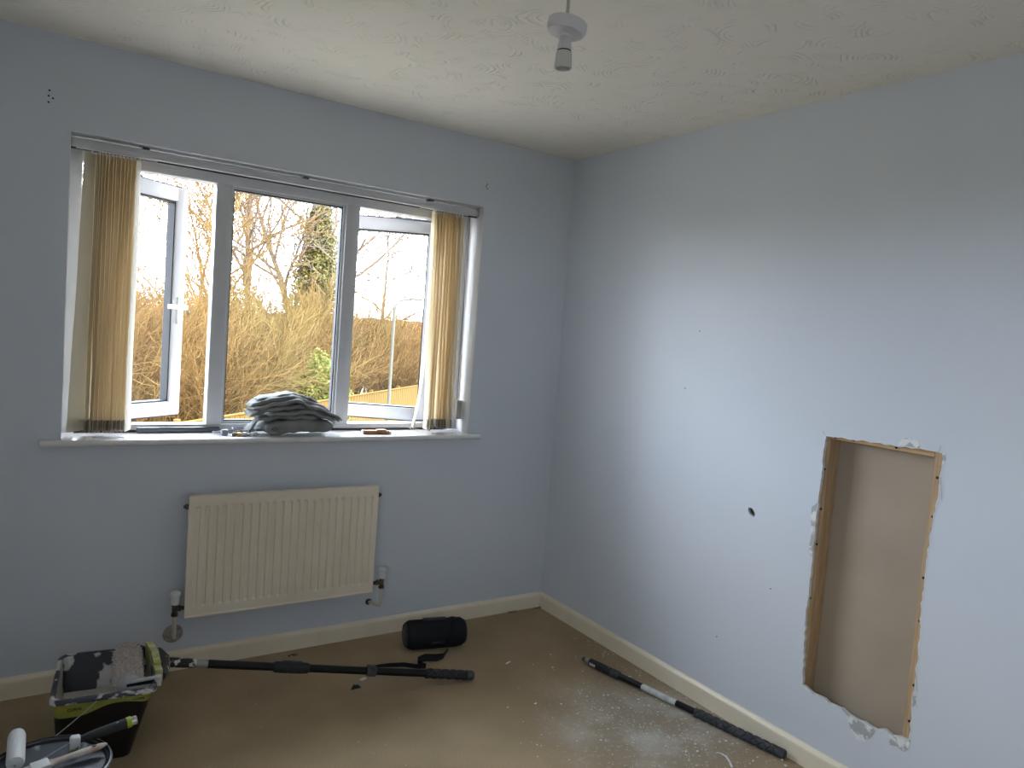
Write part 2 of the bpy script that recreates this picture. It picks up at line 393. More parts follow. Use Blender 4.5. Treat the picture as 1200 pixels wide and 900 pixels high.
struct(MB().box(XL-.1, .12, YF-.1, .30, -.08, 0).build('floor', M['carpet']), 'worn brown carpet strewn with plaster dust')
struct(MB().box(XL-.1, .12, YF-.1, .30, H, H+.1).build('ceiling', M['artex']), 'off-white ceiling with swirled textured coating')
struct(holed_slab([(YF-.1, 0), (.27, 0), (.27, H), (YF-.1, H)], [[(W2Y0, W2Z0), (W2Y1, W2Z0), (W2Y1, W2Z1), (W2Y0, W2Z1)]],
                  lambda u, v, d: (XL-d, u, v), .1).build('wall_left', M['wall']), 'pale blue painted side wall out of view')
struct(MB().box(XL, .12, YF-.1, YF, 0, H).build('wall_front', M['wall']), 'pale blue painted wall behind the viewpoint')
wall_back = holed_slab([(XL, 0), (.12, 0), (.12, H), (XL, H)], [[(WX0, WZ0), (WX1, WZ0), (WX1, WZ1), (WX0, WZ1)]],
                       lambda u, v, d: (u, d, v), .27).build('wall_back', M['wall'])
struct(wall_back, 'pale blue painted wall holding the window')
# white-painted reveal lining
MB().box(WX0, WX0+.003, .0005, .13, SILL, WZ1).build('reveal_lining', M['reveal'], wall_back)
MB().box(WX1-.003, WX1, .0005, .13, SILL, WZ1).build('reveal_lining', M['reveal'], wall_back)
MB().box(WX0+.003, WX1-.003, .0005, .13, WZ1-.003, WZ1).build('reveal_lining', M['reveal'], wall_back)
# old bracket holes beside the window head: near-black discs, the shade inside painted in
hole_me = MB().lathe([(.0030, -.001), (.0034, .0004), (.0026, .0008)], 10, Matrix.Rotation(PI/2, 4, 'X')).mesh('screw_hole', M['cavity_dark'])
for (x, z) in [(-2.338, 2.201), (-2.340, 2.182), (-2.327, 2.176), (-2.340, 2.160), (-.526, 2.186), (-.524, 2.166), (-.531, 2.176)]:
    o = link('screw_hole', hole_me, wall_back); o.location = (x, 0, z)

# right wall: plasterboard with a ragged cut-out
rnd = random.Random(4)
hole_raw = [(-1.6007, 1.1979), (-1.6309, 1.1986), (-1.7356, 1.2007), (-1.8543, 1.2042), (-1.9369, 1.207), (-2.0033, 1.2084), (-2.0052, 1.1684), (-2.0046, 1.0601),
            (-1.9968, .9901), (-1.9946, .8935), (-1.993, .8379), (-1.9942, .6858), (-2.0013, .5769), (-2.0001, .4923), (-2.002, .3803), (-2.0059, .2745), (-1.9899, .2691),
            (-1.9566, .2662), (-1.9279, .266), (-1.8993, .2603), (-1.8606, .2585), (-1.83, .2583), (-1.7988, .258), (-1.7757, .2651), (-1.7556, .2708), (-1.7232, .2677),
            (-1.6893, .2705), (-1.6478, .2734), (-1.6116, .2824), (-1.607, .3511), (-1.5955, .5385), (-1.5982, .6349), (-1.5972, .7611), (-1.5963, .8865), (-1.5987, 1.0119), (-1.598, 1.1049)]
hole_poly = []
for i, a in enumerate(hole_raw):
    b = hole_raw[(i+1) % len(hole_raw)]
    L_ = math.hypot(b[0]-a[0], b[1]-a[1]); k = max(1, int(L_/.016)); j = .0028 if a[1] > .29 or b[1] > .29 else .0048
    for q in range(k):
        t = q/k; hole_poly.append((a[0]+(b[0]-a[0])*t+rnd.uniform(-j, j), a[1]+(b[1]-a[1])*t+rnd.uniform(-j, j)))
small = [(-1.303, .862), (-1.312, .865), (-1.323, .861), (-1.331, .852), (-1.335, .842), (-1.333, .833), (-1.326, .831), (-1.324, .838), (-1.318, .834), (-1.312, .840), (-1.305, .844), (-1.301, .853)]
wall_right = holed_slab([(YF, 0), (0, 0), (0, H), (YF, H)], [hole_poly, small], lambda u, v, d: (d, u, v), .0125).build('wall_right', M['wall'])
struct(wall_right, 'pale blue plasterboard wall with a tall cut-out hole')
# raw gypsum edge all round the cut-out
def rim_strip(poly, wdt, seed):
    rr = random.Random(seed); n = len(poly); c = Vector((sum(p[0] for p in poly)/n, sum(p[1] for p in poly)/n)); vs = []; fs = []
    for i, p in enumerate(poly):
        a = Vector(poly[i-1]); b = Vector(poly[(i+1) % n]); t = (b-a).normalized(); nrm = Vector((t.y, -t.x)); P = Vector(p)
        if nrm.dot(c-P) < 0: nrm = -nrm
        w = wdt*rr.uniform(.3, 1.3)*(2.0 if p[1] < .3 else 1)
        o_ = P-nrm*w; i_ = P+nrm*.0012
        vs += [(-.0007, o_.x, o_.y), (-.0009, i_.x, i_.y), (.0120, i_.x, i_.y)]
    for i in range(n):
        j = (i+1) % n; fs += [(3*i, 3*j, 3*j+1, 3*i+1), (3*i+1, 3*j+1, 3*j+2, 3*i+2)]
    return MB().add(vs, fs)
rim_strip(hole_poly, .0025, 3).build('broken_gypsum_edge', M['plaster'], wall_right)
def patch(name, pts, m, seed, t=.0012):
    rr = random.Random(seed); P = []
    for i, a in enumerate(pts):
        b = pts[(i+1) % len(pts)]
        for q in range(3):
            f = q/3; P.append((a[0]+(b[0]-a[0])*f+rr.uniform(-.002, .002), a[1]+(b[1]-a[1])*f+rr.uniform(-.002, .002)))
    return holed_slab(P, [], lambda u, v, d: (-t+d, u, v), t-.0003).build(name, m, wall_right)
patch('torn_paper', [(-1.766, .272), (-1.79, .254), (-1.813, .214), (-1.835, .191), (-1.859, .195), (-1.88, .221), (-1.897, .258), (-1.84, .255), (-1.79, .262)], M['torn'], 1)
patch('torn_paper', [(-1.94, .263), (-1.947, .229), (-1.966, .236), (-1.989, .231), (-2.004, .242), (-2.008, .280), (-1.995, .268), (-1.965, .264)], M['torn'], 2)
patch('torn_paper', [(-1.859, 1.207), (-1.869, 1.227), (-1.89, 1.235), (-1.902, 1.227), (-1.915, 1.236), (-1.927, 1.226), (-1.932, 1.210)], M['torn'], 3)
patch('torn_paper', [(-1.595, .955), (-1.577, .932), (-1.575, .894), (-1.585, .836), (-1.583, .789), (-1.586, .742), (-1.597, .762), (-1.595, .86)], M['torn'], 4)
patch('torn_paper', [(-2.004, 1.20), (-2.012, 1.208), (-2.015, 1.19), (-2.008, 1.17), (-2.004, 1.17)], M['torn'], 5)
patch('torn_paper', [(-2.000, .43), (-2.010, .425), (-2.012, .40), (-2.003, .385)], M['torn'], 6)
# timber studs, noggin and the far board inside the partition
XB = .0755
def timber(y0, y1, z0, z1): return MB().bbox(.0125, XB, y0, y1, z0, z1, .002, 1).build('stud', M['wood'], wall_right)
timber(-1.612, -1.574, 0, H-.001); timber(-2.012, -1.974, 0, H-.001)
timber(-1.20, -1.162, 0, H-.001); timber(-2.42, -2.382, 0, H-.001)
MB().bbox(.0125, XB, -1.974, -1.612, 1.187, 1.225, .002, 1).build('noggin', mat('sawn_pine_noggin', (.56, .37, .19), .7, c2=(.42, .25, .11), nscale=5, stretch=(30, 1.5, 30)), wall_right)
MB().box(.0125, XB, -1.974, -1.612, 0, .038).build('sole_plate', M['wood'], wall_right)
MB().box(XB, XB+.0125, YF, 0, 0, H).build('far_board', M['board'], wall_right)
screw_me = MB().lathe([(.0045, 0), (.0045, .002), (.002, .003)], 10, Matrix.Rotation(-PI/2, 4, 'Y')).mesh('screw', M['screw'])
for (y, z) in [(-1.602, 1.075), (-1.604, .93), (-1.603, .80), (-1.600, .60), (-1.630, 1.194), (-1.70, 1.197), (-1.85, 1.197), (-1.99, 1.125), (-1.990, 1.0), (-1.984, .80), (-1.988, .66), (-1.993, .45), (-1.992, .33)]:
    o = link('screw', screw_me, wall_right); o.location = (.0125, y, z)
# small scuffs and pinholes on the right wall
for (y, z) in [(-0.965, 1.544), (-0.913, 1.294), (-1.21, 0.303), (-0.562, 0.051), (-1.439, 0.581)]:
    o = link('pinhole', hole_me, wall_right); o.location = (-.0002, y, z); o.rotation_euler = (0, 0, -PI/2); o.scale = (.8, 1, .8)
# loose fibres hanging at the cut edge
for (y, z, dy, dz) in [(-2.006, 1.13, -.012, -.07), (-2.003, .49, -.010, -.05), (-2.002, .41, -.018, -.018), (-1.598, 1.2, .010, .012), (-1.992, 1.208, -.004, .02)]:
    MB().tube([(-.001, y, z), (-.004, y+dy*.5, z+dz*.4), (-.002, y+dy, z+dz)], .0006, 4).build('paper_fibre', M['board'], wall_right)

# skirting boards
prof = [(0, 0), (.016, 0), (.016, .062), (.0145, .068), (.010, .074), (.006, .0785), (0, .080)]
struct(MB().extrude_profile(prof, (XL, 0, 0), (-.016, 0, 0), (0, -1, 0), (0, 0, 1)).build('baseboard_back', M['white_gloss']), 'cream skirting board under the window wall')
struct(MB().extrude_profile(prof, (0, YF, 0), (0, 0, 0), (-1, 0, 0), (0, 0, 1)).build('baseboard_right', M['white_gloss']), 'cream skirting board along the wall with the hole')
struct(MB().extrude_profile(prof, (XL, YF, 0), (XL, -.016, 0), (1, 0, 0), (0, 0, 1)).build('baseboard_left', M['white_gloss']), 'cream skirting board along the wall out of view')

# window board (sill)
sp = [(-.13, 0), (-.13, -.024)]+[(.038+.012*math.cos(a), -.012+.012*math.sin(a)) for a in [-PI/2+PI*k/8 for k in range(9)]]
sill = MB().extrude_profile(sp, (-2.336, 0, SILL), (-.486, 0, SILL), (0, -1, 0), (0, 0, 1))
sill.v = [(min(max(x, WX0+.001), WX1-.001) if y > .0005 else x, y, z) for (x, y, z) in sill.v]
sl = MB().box(WX0+.001, WX1-.001, -.001, .13, SILL-.024, SILL)
sp2 = [(0, 0), (0, -.024)]+[(.038+.012*math.cos(a), -.012+.012*math.sin(a)) for a in [-PI/2+PI*k/8 for k in range(9)]]
sl.extrude_profile(sp2, (-2.336, 0, SILL), (-.486, 0, SILL), (0, -1, 0), (0, 0, 1))
struct(sl.build('trim_1', M['sill'], smooth=True), 'white gloss window board with rounded front edge')

# ------------------------------------------------------------------ window
win = thing('window_1', 'white three-light window with both side casements swung open', 'window', (0, 0, 0)); win['kind'] = 'structure'
FY0, FY1 = .130, .195
def bar(mb, x0, x1, z0, z1, y0=FY0, y1=FY1, b=.006): mb.bbox(x0, x1, y0, y1, z0, z1, b, 2)
fx0, fx1, fz0, fz1 = WX0+.003, WX1-.003, SILL, WZ1-.003
LX, RX, BZ, TZ = -2.222, -.588, .994, 1.998
mb = MB(); bar(mb, fx0, LX, fz0, fz1); mb.build('frame_jamb', M['upvc'], win, True)
mb = MB(); bar(mb, RX, fx1, fz0, fz1); mb.build('frame_jamb', M['upvc'], win, True)
mb = MB(); bar(mb, LX-.008, RX+.008, TZ, fz1); mb.build('frame_head', M['upvc'], win, True)
mb = MB(); bar(mb, LX-.008, RX+.008, fz0, BZ); mb.build('frame_bottom', M['upvc'], win, True)
MX = [(-1.742, -1.680), (-1.180, -1.114)]
for (a, b) in MX:
    mb = MB(); bar(mb, a, b, BZ-.006, TZ+.006, FY0+.0005); mb.build('mullion', M['upvc'], win, True)
mb = MB(); mb.box(LX, RX, FY0-.004, FY0+.001, SILL+.001, SILL+.011); mb.build('bottom_seal', M['gasket'], win)
# fixed centre light: glazing bead, gasket, pane
cx0, cx1 = MX[0][1], MX[1][0]
def ring(mb, x0, x1, z0, z1, w, y0, y1):
    mb.box(x0, x1, y0, y1, z0, z0+w).box(x0, x1, y0, y1, z1-w, z1).box(x0, x0+w, y0, y1, z0+w, z1-w).box(x1-w, x1, y0, y1, z0+w, z1-w)
mb = MB(); ring(mb, cx0, cx1, BZ, TZ, .010, .142, .186); mb.build('glazing_bead', M['upvc'], win)
mb = MB(); ring(mb, cx0+.010, cx1-.010, BZ+.010, TZ-.010, .005, .150, .178); mb.build('gasket', M['gasket'], win)
MB().box(cx0+.012, cx1-.012, .160, .168, BZ+.012, TZ-.012).build('pane', M['glass'], win)

def casement(hx, hy, ang, w, sgn, z0, z1):
    """sash hinged at its outer edge; local +x*sgn runs to the free edge"""
    S = .062
    def X(a): return a*sgn
    def lbox(mb, xa, xb, y0, y1, za, zb, b=0):
        a, c = sorted((X(xa), X(xb)))
        mb.bbox(a, c, y0, y1, za, zb, b, 2) if b else mb.box(a, c, y0, y1, za, zb)
    mb = MB()
    lbox(mb, 0, S, 0, .06, z0, z1, .006); lbox(mb, w-S, w, 0, .06, z0, z1, .006)
    lbox(mb, S-.008, w-S+.008, .0005, .0595, z0, z0+S, .006); lbox(mb, S-.008, w-S+.008, .0005, .0595, z1-S, z1, .006)
    # outer flange
    lbox(mb, -.008, w+.008, .045, .058, z0-.008, z0+.02); lbox(mb, -.008, w+.008, .045, .058, z1-.02, z1+.008)
    lbox(mb, -.008, .02, .045, .058, z0+.02, z1-.02); lbox(mb, w-.02, w+.008, .045, .058, z0+.02, z1-.02)
    c = mb.build('casement', M['upvc'], win, True)
    c.location = (hx, hy, 0); c.rotation_euler = (0, 0, ang)
    g = MB(); a, b_ = sorted((X(S), X(w-S)))
    ring(g, a, b_, z0+S, z1-S, .006, .010, .050); g.build('gasket', M['gasket'], c)
    MB().box(a+.003, b_-.003, .020, .040, z0+S+.003, z1-S-.003).build('pane', M['glass_dusty'], c)
    # black seal on the closing edges
    e = MB(); lbox(e, w+.0005, w+.005, .012, .022, z0+.01, z1-.01); lbox(e, .01, w-.01, .012, .022, z0-.006, z0-.0005); lbox(e, .01, w-.01, .012, .022, z1+.0005, z1+.006)
    e.build('edge_seal', M['gasket'], c)
    return c
ZS0, ZS1 = .990, 2.000
cl = casement(-2.165, .195, math.radians(36), .462, 1, ZS0, ZS1)
crr = casement(-.655, .195, math.radians(-32), .495, -1, ZS0, ZS1)
# espagnolette handle on the left casement, with lever across
h = MB(); h.bbox(.462-.045, .462-.020, -.012, 0, 1.40, 1.52, .003); h.tube([(.4295, -.012, 1.475), (.4295, -.04, 1.475)], .009, 10)
h.bbox(.330, .440, -.050, -.036, 1.465, 1.487, .005); h.build('handle', M['plastic_white'], cl, True)
h = MB(); h.bbox(-.475, -.450, -.012, 0, 1.40, 1.52, .003); h.tube([(-.4625, -.012, 1.475), (-.4625, -.04, 1.475)], .009, 10)
h.bbox(-.4735, -.4515, -.050, -.036, 1.375, 1.487, .005); h.build('handle', M['plastic_white'], crr, True)
MB().lathe([(.007, 0), (.007, .012), (.004, .016)], 10, Matrix.Translation((.4295, -.050, 1.455)) @ Matrix.Rotation(PI/2, 4, 'X')).build('key_cylinder', M['brass_dull'], cl)
# friction stays
MB().tube([(-.62, .16, TZ-.004), (-.74, .215, ZS1-.004), (-.86, .31, ZS1+.003)], .006, 6).build('friction_stay', M['steel_dark'], win)
MB().tube([(-.62, .16, BZ+.004), (-.74, .215, ZS0+.004)], .006, 6).build('friction_stay', M['steel_dark'], win)
MB().tube([(-2.20, .16, TZ-.004), (-2.10, .225, ZS1-.004), (-2.0, .30, ZS1+.003)], .006, 6).build('friction_stay', M['steel_dark'], win)

# frame and pane of the added fill-light window in the left wall
w2 = thing('added_fill_window', 'small white-framed window added for fill light, unseen in the left wall', 'window', (0, 0, 0)); w2['kind'] = 'structure'
for (a, b, c, d) in ((W2Y0, W2Y0+.05, W2Z0, W2Z1), (W2Y1-.05, W2Y1, W2Z0, W2Z1), (W2Y0+.05, W2Y1-.05, W2Z0, W2Z0+.05), (W2Y0+.05, W2Y1-.05, W2Z1-.05, W2Z1)):
    MB().bbox(XL-.09, XL-.03, a, b, c, d, .005).build('frame_bar', M['upvc'], w2, True)
MB().box(XL-.064, XL-.056, W2Y0+.05, W2Y1-.05, W2Z0+.05, W2Z1-.05).build('pane', M['glass'], w2)

# metal rail lying at the foot of the frame
tag(MB().bbox(-2.005, -1.690, .108, .129, SILL+.0005, SILL+.024, .003).build('metal_rail', M['steel_dark'], None, True), 'dark grey metal rail lying at the foot of the left light', 'rail')

# ------------------------------------------------------------------ vertical blind
bl = thing('vertical_blind', 'cream vertical blind drawn back into two stacks at the window sides', 'blind', (-1.4, .06, 2.04))
def lo(p): return (p[0]+1.4, p[1]-.06, p[2]-2.04)
mb = MB(); mb.bbox(fx0+.003-.0+1.4, fx1-.003+1.4, -.022, .022, -.008, .024, .003); mb.build('headrail', M['upvc'], bl, True)
MB().box(fx0+.003+1.4, fx1-.003+1.4, -.006, .006, -.0135, -.0085).build('track_slot', M['gasket'], bl)
for x in (-2.02, -1.40, -.80): MB().bbox(x+1.4-.012, x+1.4+.012, -.024, .024, .0245, .032, .002, 1).build('rail_bracket', M['steel_dark'], bl)
MB().tube([(-2.25+1.4, -.026, -.012), (-1.98+1.4, -.026, -.012)], .003, 6).build('tilt_rod', M['plastic_white'], bl)
MB().tube([(-.86+1.4, -.026, -.012), (-.60+1.4, -.026, -.012)], .003, 6).build('tilt_rod', M['plastic_white'], bl)
ZT, ZB = 2.018, .982
def slat(xt, yt, at, xb, yb, ab, m, curl=0.0, zb=ZB):
    W = .0445; n = 6; rows = 16
    def fn(u, v):
        z = ZT+(zb-ZT)*v; s = v
        cx = xt+(xb-xt)*s+curl*max(0, (v-.55)/.45)**2; cy = yt+(yb-yt)*s; a = at+(ab-at)*s
        q = (u-.5)*2*W; bow = .004*(1-(2*u-1)**2)
        w_ = .0012*math.sin(v*9+xt*90)
        return lo((cx+q*math.sin(a)+(bow+w_)*math.cos(a), cy+q*math.cos(a)-(bow+w_)*math.sin(a), z))
    front = MB().grid(fn, n, rows)
    k = len(front.v); off = Vector((math.cos(at), -math.sin(at), 0))*.0007
    front.v += [tuple(Vector(p)+off) for p in front.v]; front.f += [tuple(i+k for i in reversed(f)) for f in front.f]
    # close the rim
    w = n+1
    loop = list(range(w))+[r*w+n for r in range(1, rows+1)]+[rows*w+i for i in range(n-1, -1, -1)]+[r*w for r in range(rows-1, 0, -1)]
    for i in range(len(loop)): a, b = loop[i], loop[(i+1) % len(loop)]; front.f.append((a, b, b+k, a+k))
    o = front.build('slat', m, bl, True, 40)
    # hanger at top, weight pocket at the foot
    MB().bbox(xt+1.4-.004, xt+1.4+.004, yt-.06-.010, yt-.06+.010, ZT-2.04-.004, ZT-2.04+.014, .002, 1).build('hanger', M['plastic_white'], o)
    vb = (ZT-(zb+.042))/(ZT-zb)
    pk = MB()
    for sgn in (-1, 1):
        def fp(u, v, sgn=sgn):
            p = Vector(fn(u, vb+(1-vb)*v)); a = at+(ab-at)*1
            return tuple(p+sgn*.0022*Vector((math.cos(a), -math.sin(a), 0)))
        pk.grid(fp, 4, 2)
    if m is M['slat']: pk.build('weight_pocket', M['pocket'], o)
    else: pk.build('weight_pocket', M['slat_white'], o)
    return fn
left_ends = []; rr = random.Random(11)
slat(-2.197, .058, math.radians(36), -2.217, .050, math.radians(50), M['slat_white'])
slat(-2.174, .060, math.radians(18), -2.186, .055, math.radians(13), M['slat'])
slat(-2.164, .060, math.radians(14), -2.173, .055, math.radians(8), M['slat_white'])
for i in range(9):
    x = -2.153+i*.0122; a = math.radians(19+rr.uniform(-3, 3)); xb = x+rr.uniform(-.003, .003)-.005*(8-i)/8-.007
    slat(x, .060, a, xb, .057+rr.uniform(-.003, .003), a+math.radians(rr.uniform(-4, 4)), M['slat']); left_ends.append(xb)
slat(-2.040, .060, math.radians(17), -2.046, .058, math.radians(19), M['slat_white'])
right_ends = []
slat(-.776, .060, math.radians(17), -.768, .055, math.radians(20), M['slat'], curl=-.048)
slat(-.768, .060, math.radians(13), -.742, .048, math.radians(6), M['slat_white'], zb=.972)
for i in range(9):
    x = -.754+i*.0165; a = math.radians(11+rr.uniform(-3, 3)); xb = x+.010+rr.uniform(-.004, .004)
    slat(x, .060, a, xb, .058, a+math.radians(rr.uniform(-4, 4)), M['slat_white'] if i == 7 else M['slat']); right_ends.append(xb)
def beads(pts, name='bead_chain'):
    mb = MB()
    for p in pts: mb.add([lo((p[0]+d[0]*.0019, p[1]+d[1]*.0019, p[2]+d[2]*.0019)) for d in ((1, 0, 0), (-1, 0, 0), (0, 1, 0), (0, -1, 0), (0, 0, 1), (0, 0, -1))],
                         [(0, 2, 4), (2, 1, 4), (1, 3, 4), (3, 0, 4), (2, 0, 5), (1, 2, 5), (3, 1, 5), (0, 3, 5)])
    o = mb.build(name, M['plastic_white'], bl); o['kind'] = 'stuff'; return o
def chain(ends, y0, seed):
    r_ = random.Random(seed); pts = []
    for a, b in zip(ends[:-1], ends[1:]):
        for side in (-.036, .036):
            for k in range(8):
                t = k/7; pts.append((a+(b-a)*t, y0+side+r_.uniform(-.001, .001), .999-.018*math.sin(PI*t)))
    for k in range(90):
        t = k/89; pts.append((ends[0]+(ends[-1]-ends[0])*t+.006*math.sin(k*.7), y0-.058+.012*math.sin(k*.43+seed), SILL+.002))
    return pts
beads(chain(left_ends, .057, 1)); beads(chain(right_ends, .058, 2))
beads([(-.835+.02*math.cos(k*.55)*(1-k/70)+k*.0011, .035+.014*math.sin(k*.55), SILL+.003+.028*abs(math.sin(k*.31))*(1-k/64)) for k in range(64)])
# operating cords with their weight
MB().tube([lo((-.580, .075, 2.03)), lo((-.5665, .075, 1.6)), lo((-.556, .075, 1.115))], .0012, 5).build('cord', M['cable'], bl)
MB().tube([lo((-.572, .090, 2.03)), lo((-.553, .090, 1.6)), lo((-.548, .080, 1.115))], .0012, 5).build('cord', M['plastic_white'], bl)
MB().bbox(-.568+1.4, -.540+1.4, .068-.06, .088-.06, 1.022-2.04, 1.116-2.04, .003).build('cord_weight', mat('grey_beige_cord_weight', (.40, .38, .33), .4), bl, True)

# ------------------------------------------------------------------ folded dust sheet on the sill
def cloth_layer(mb, x0, x1, y0, y1, zf, th, seed, amp=.006):
    nx, npf = 44, 18
    def fn(u, v):
        x = x0+(x1-x0)*v
        a = 2*PI*u; ca, sa = math.cos(a), math.sin(a)
        e = .35+.65*min(1, min(v, 1-v)*9)**.5
        yc, hw = (y0+y1)/2, (y1-y0)/2
        sy = math.copysign(abs(ca)**.35, ca); sz = math.copysign(abs(sa)**.6, sa)
        y = yc+hw*sy*(.86+.14*e)+amp*1.3*nz3(x*9, seed, 0)
        z = zf(x)+th*.5*sz*e+amp*nz3(x*16+seed*3, y*18, seed)+amp*.6*nz3(x*38, y*30, seed+5)
        return (x, y, z)
    k = len(mb.v); mb.grid(fn, npf, nx, wrap=True)
    mb.f.append(tuple(k+i for i in range(npf))); mb.f.append(tuple(k+nx*npf+i for i in reversed(range(npf))))
ds = MB()
cloth_layer(ds, -1.535, -1.240, -.030, .105, lambda x: .9935+.010*math.sin((x+1.53)*9), .056, 1, .010)
cloth_layer(ds, -1.560, -1.300, -.012, .100, lambda x: 1.030+.012*math.sin((x+1.58)*8.7), .024, 2, .011)
cloth_layer(ds, -1.520, -1.225, -.036, .098, lambda x: 1.046+.020*math.sin((x+1.52)*9.5)-.14*max(0, x+1.36), .020, 3, .013)
cloth_layer(ds, -1.598, -1.208, -.020, .096, lambda x: 1.052+.034*math.sin((x+1.60)*7.6)-.19*max(0, x+1.38), .024, 4, .012)
cloth_layer(ds, -1.588, -1.202, -.034, .100, lambda x: 1.070+.036*math.sin((x+1.59)*7.8)-.22*max(0, x+1.40), .020, 5, .012)
cloth_layer(ds, -1.592, -1.245, -.012, .100, lambda x: 1.090+.036*math.sin((x+1.59)*7.8)-.26*max(0, x+1.42), .024, 6, .011)
cloth_layer(ds, -1.560, -1.300, .010, .100, lambda x: 1.108+.028*math.sin((x+1.57)*8)-.24*max(0, x+1.42), .016, 7, .009)
dsh = thing('dust_sheet', 'folded grey cloth dust sheet piled on the window board', 'dust sheet', (-1.4, .03, SILL))
ds.v = [(x+1.4, y-.03, max(z-SILL, .0008)) for (x, y, z) in ds.v]
ds.build('folded_cloth', M['cloth'], dsh, True, 60)
# loose flap hanging at its left side
fl = MB().grid(lambda u, v: (-.165-.055*v+.02*u+.008*math.sin(u*7), -.02+.11*u, .062-.058*v**.7+.006*math.sin(v*8+u*5)), 10, 10)
k = len(fl.v); fl.v += [(x+.001, y, z-.003 if z > .006 else z) for (x, y, z) in fl.v]; fl.f += [tuple(i+k for i in reversed(f)) for f in fl.f]
fl.build('cloth_flap', M['cloth'], dsh, True)
leaf = MB()
leaf.tube([(-.112, -.0665, .036), (-.098, -.0675, .042), (-.086, -.068, .034), (-.082, -.068, .020)], .0016, 5); leaf.tube([(-.112, -.0665, .036), (-.100, -.068, .026), (-.082, -.068, .020)], .0016, 5)
leaf.build('printed_mark', M['cloth_mark'], dsh)

# tangle of cable with small fittings beside it
ct = thing('cable_tangle', 'tangle of thin grey cable with brass and steel fittings left of the dust sheet', 'cable', (-1.63, .06, SILL))
rr = random.Random(5)
for q in range(5):
    pts = []
    ph = rr.uniform(0, 6)
    for k in range(26):
        a = ph+k*.36; R_ = .05+.012*math.sin(k*.5+q)
        pts.append((.0+R_*1.25*math.cos(a)+.012*q-.02, R_*.55*math.sin(a), .0045+.003*q+.010*(1+math.sin(k*.8+q))*.5))
    MB().tube(pts, .0025, 6).build('cable_loop', M['cable'], ct, True)
MB().bbox(-.07, -.045, -.045, -.022, .001, .026, .004).build('clip', M['cable'], ct, True)
for (x, m_) in ((-.022, 'brass_dull'), (-.004, 'brass')):
    MB().lathe([(.006, -.010), (.008, -.008), (.008, .004), (.005, .006), (.005, .012)], 12, Matrix.Translation((x, -.058, .0085)) @ Matrix.Rotation(PI/2, 4, 'Y')).build('fitting', M[m_], ct, True)
for x in (.022, .066): MB().lathe([(.004, -.014), (.009, -.012), (.009, .0), (.005, .002), (.005, .014)], 12, Matrix.Translation((x, -.066, .0095)) @ Matrix.Rotation(PI/2, 4, 'Y') @ Matrix.Rotation(.4, 4, 'X')).build('fitting', M['alu'], ct, True)

# small orange-brown block
ob = thing('wooden_block', 'small orange-brown wooden block with white ends lying on the window board', 'block', (-1.018, .012, SILL), math.radians(-7))
MB().bbox(-.060, .060, -.014, .014, .0005, .018, .003).build('block_body', M['orange_wood'], ob, True)
MB().bbox(.0605, .072, -.012, .012, .001, .015, .003).build('white_end', M['plastic_white'], ob, True)
MB().bbox(-.069, -.0605, -.010, .012, .006, .019, .003).build('white_end', M['plastic_white'], ob, True)
MB().bbox(.0, .045, -.012, .012, .0182, .023, .002).build('top_strip', mat('pale_orange_strip', (.52, .30, .14), .6), ob, True)

# ------------------------------------------------------------------ radiator
RX0, RX1, RZ0, RZ1, RY = -1.8322, -1.0312, .2477, .7352, -.09
rad = thing('radiator', 'cream single-panel radiator with vertical flutes below the window', 'radiator', ((RX0+RX1)/2, 0, RZ0))
W2 = (RX1-RX0)/2; RH = RZ1-RZ0
def sm(a, b, x): t = min(1, max(0, (x-a)/(b-a))); return t*t*(3-2*t)
NF = 23; p_ = (2*W2-.036)/NF
xs = [-W2]
for i in range(NF):
    x0 = -W2+.018+i*p_
    for t in (0, .16, .24, .34, .44, .60, .70, .80, .88): xs.append(x0+p_*t)
xs += [W2-.018, W2]
zs = [0, .012, .028, .036, .039, .042, .045, .048, .20, .36, RH-.070, RH-.048, RH-.045, RH-.042, RH-.039, RH-.036, RH-.016, RH]
def depth(x, z):
    if x < -W2+.018 or x > W2-.018: return 0
    t = ((x+W2-.018)/p_) % 1.0
    c = abs(t-.52)/.30   # 0 at centre of groove
    zz = sm(.036, .048, z)*sm(RH-.036, RH-.048, z)
    return .0068*(1-sm(.55, 1.0, c))*zz
vs = [(x, RY+depth(x, z), z) for z in zs for x in xs]; w = len(xs)
fs = [(j*w+i, j*w+i+1, (j+1)*w+i+1, (j+1)*w+i) for j in range(len(zs)-1) for i in range(w-1)]
pan = MB().add(vs, fs)
k = len(pan.v); pan.v += [(x, RY+.022, z) for z in (0, RH) for x in (-W2, W2)]
pan.f += [(k, k+2, k+3, k+1)]
bot = list(range(w)); top = [(len(zs)-1)*w+i for i in range(w)]; lft = [j*w for j in range(len(zs))]; rgt = [j*w+w-1 for j in range(len(zs))]
pan.f += [tuple(bot+[k+1, k]), tuple(list(reversed(top))+[k+2, k+3]), tuple(list(reversed(lft))+[k, k+2]), tuple(rgt+[k+3, k+1])]
pan.build('front_panel', M['radiator'], rad, True, 50)
MB().bbox(-W2+.001, W2-.001, RY-.003, RY+.010, -.006, .004, .0025).build('bottom_seam', M['radiator'], rad, True)
MB().bbox(-W2+.001, W2-.001, RY-.001, RY+.024, RH-.002, RH+.004, .002).build('top_seam', M['radiator'], rad, True)
for x in (-.25, .25):
    MB().box(x-.015, x+.015, RY+.0225, -.001, .05, .40).build('wall_bracket', M['radiator'], rad)
for s in (-1, 1):
    MB().lathe([(.009, 0), (.011, .002), (.011, .010), (.006, .013), (.006, .018)], 12, Matrix.Translation((s*W2, RY+.011, RH-.040)) @ Matrix.Rotation(s*PI/2, 4, 'Y')).build('bleed_plug', M['brass_dull'], rad, True)
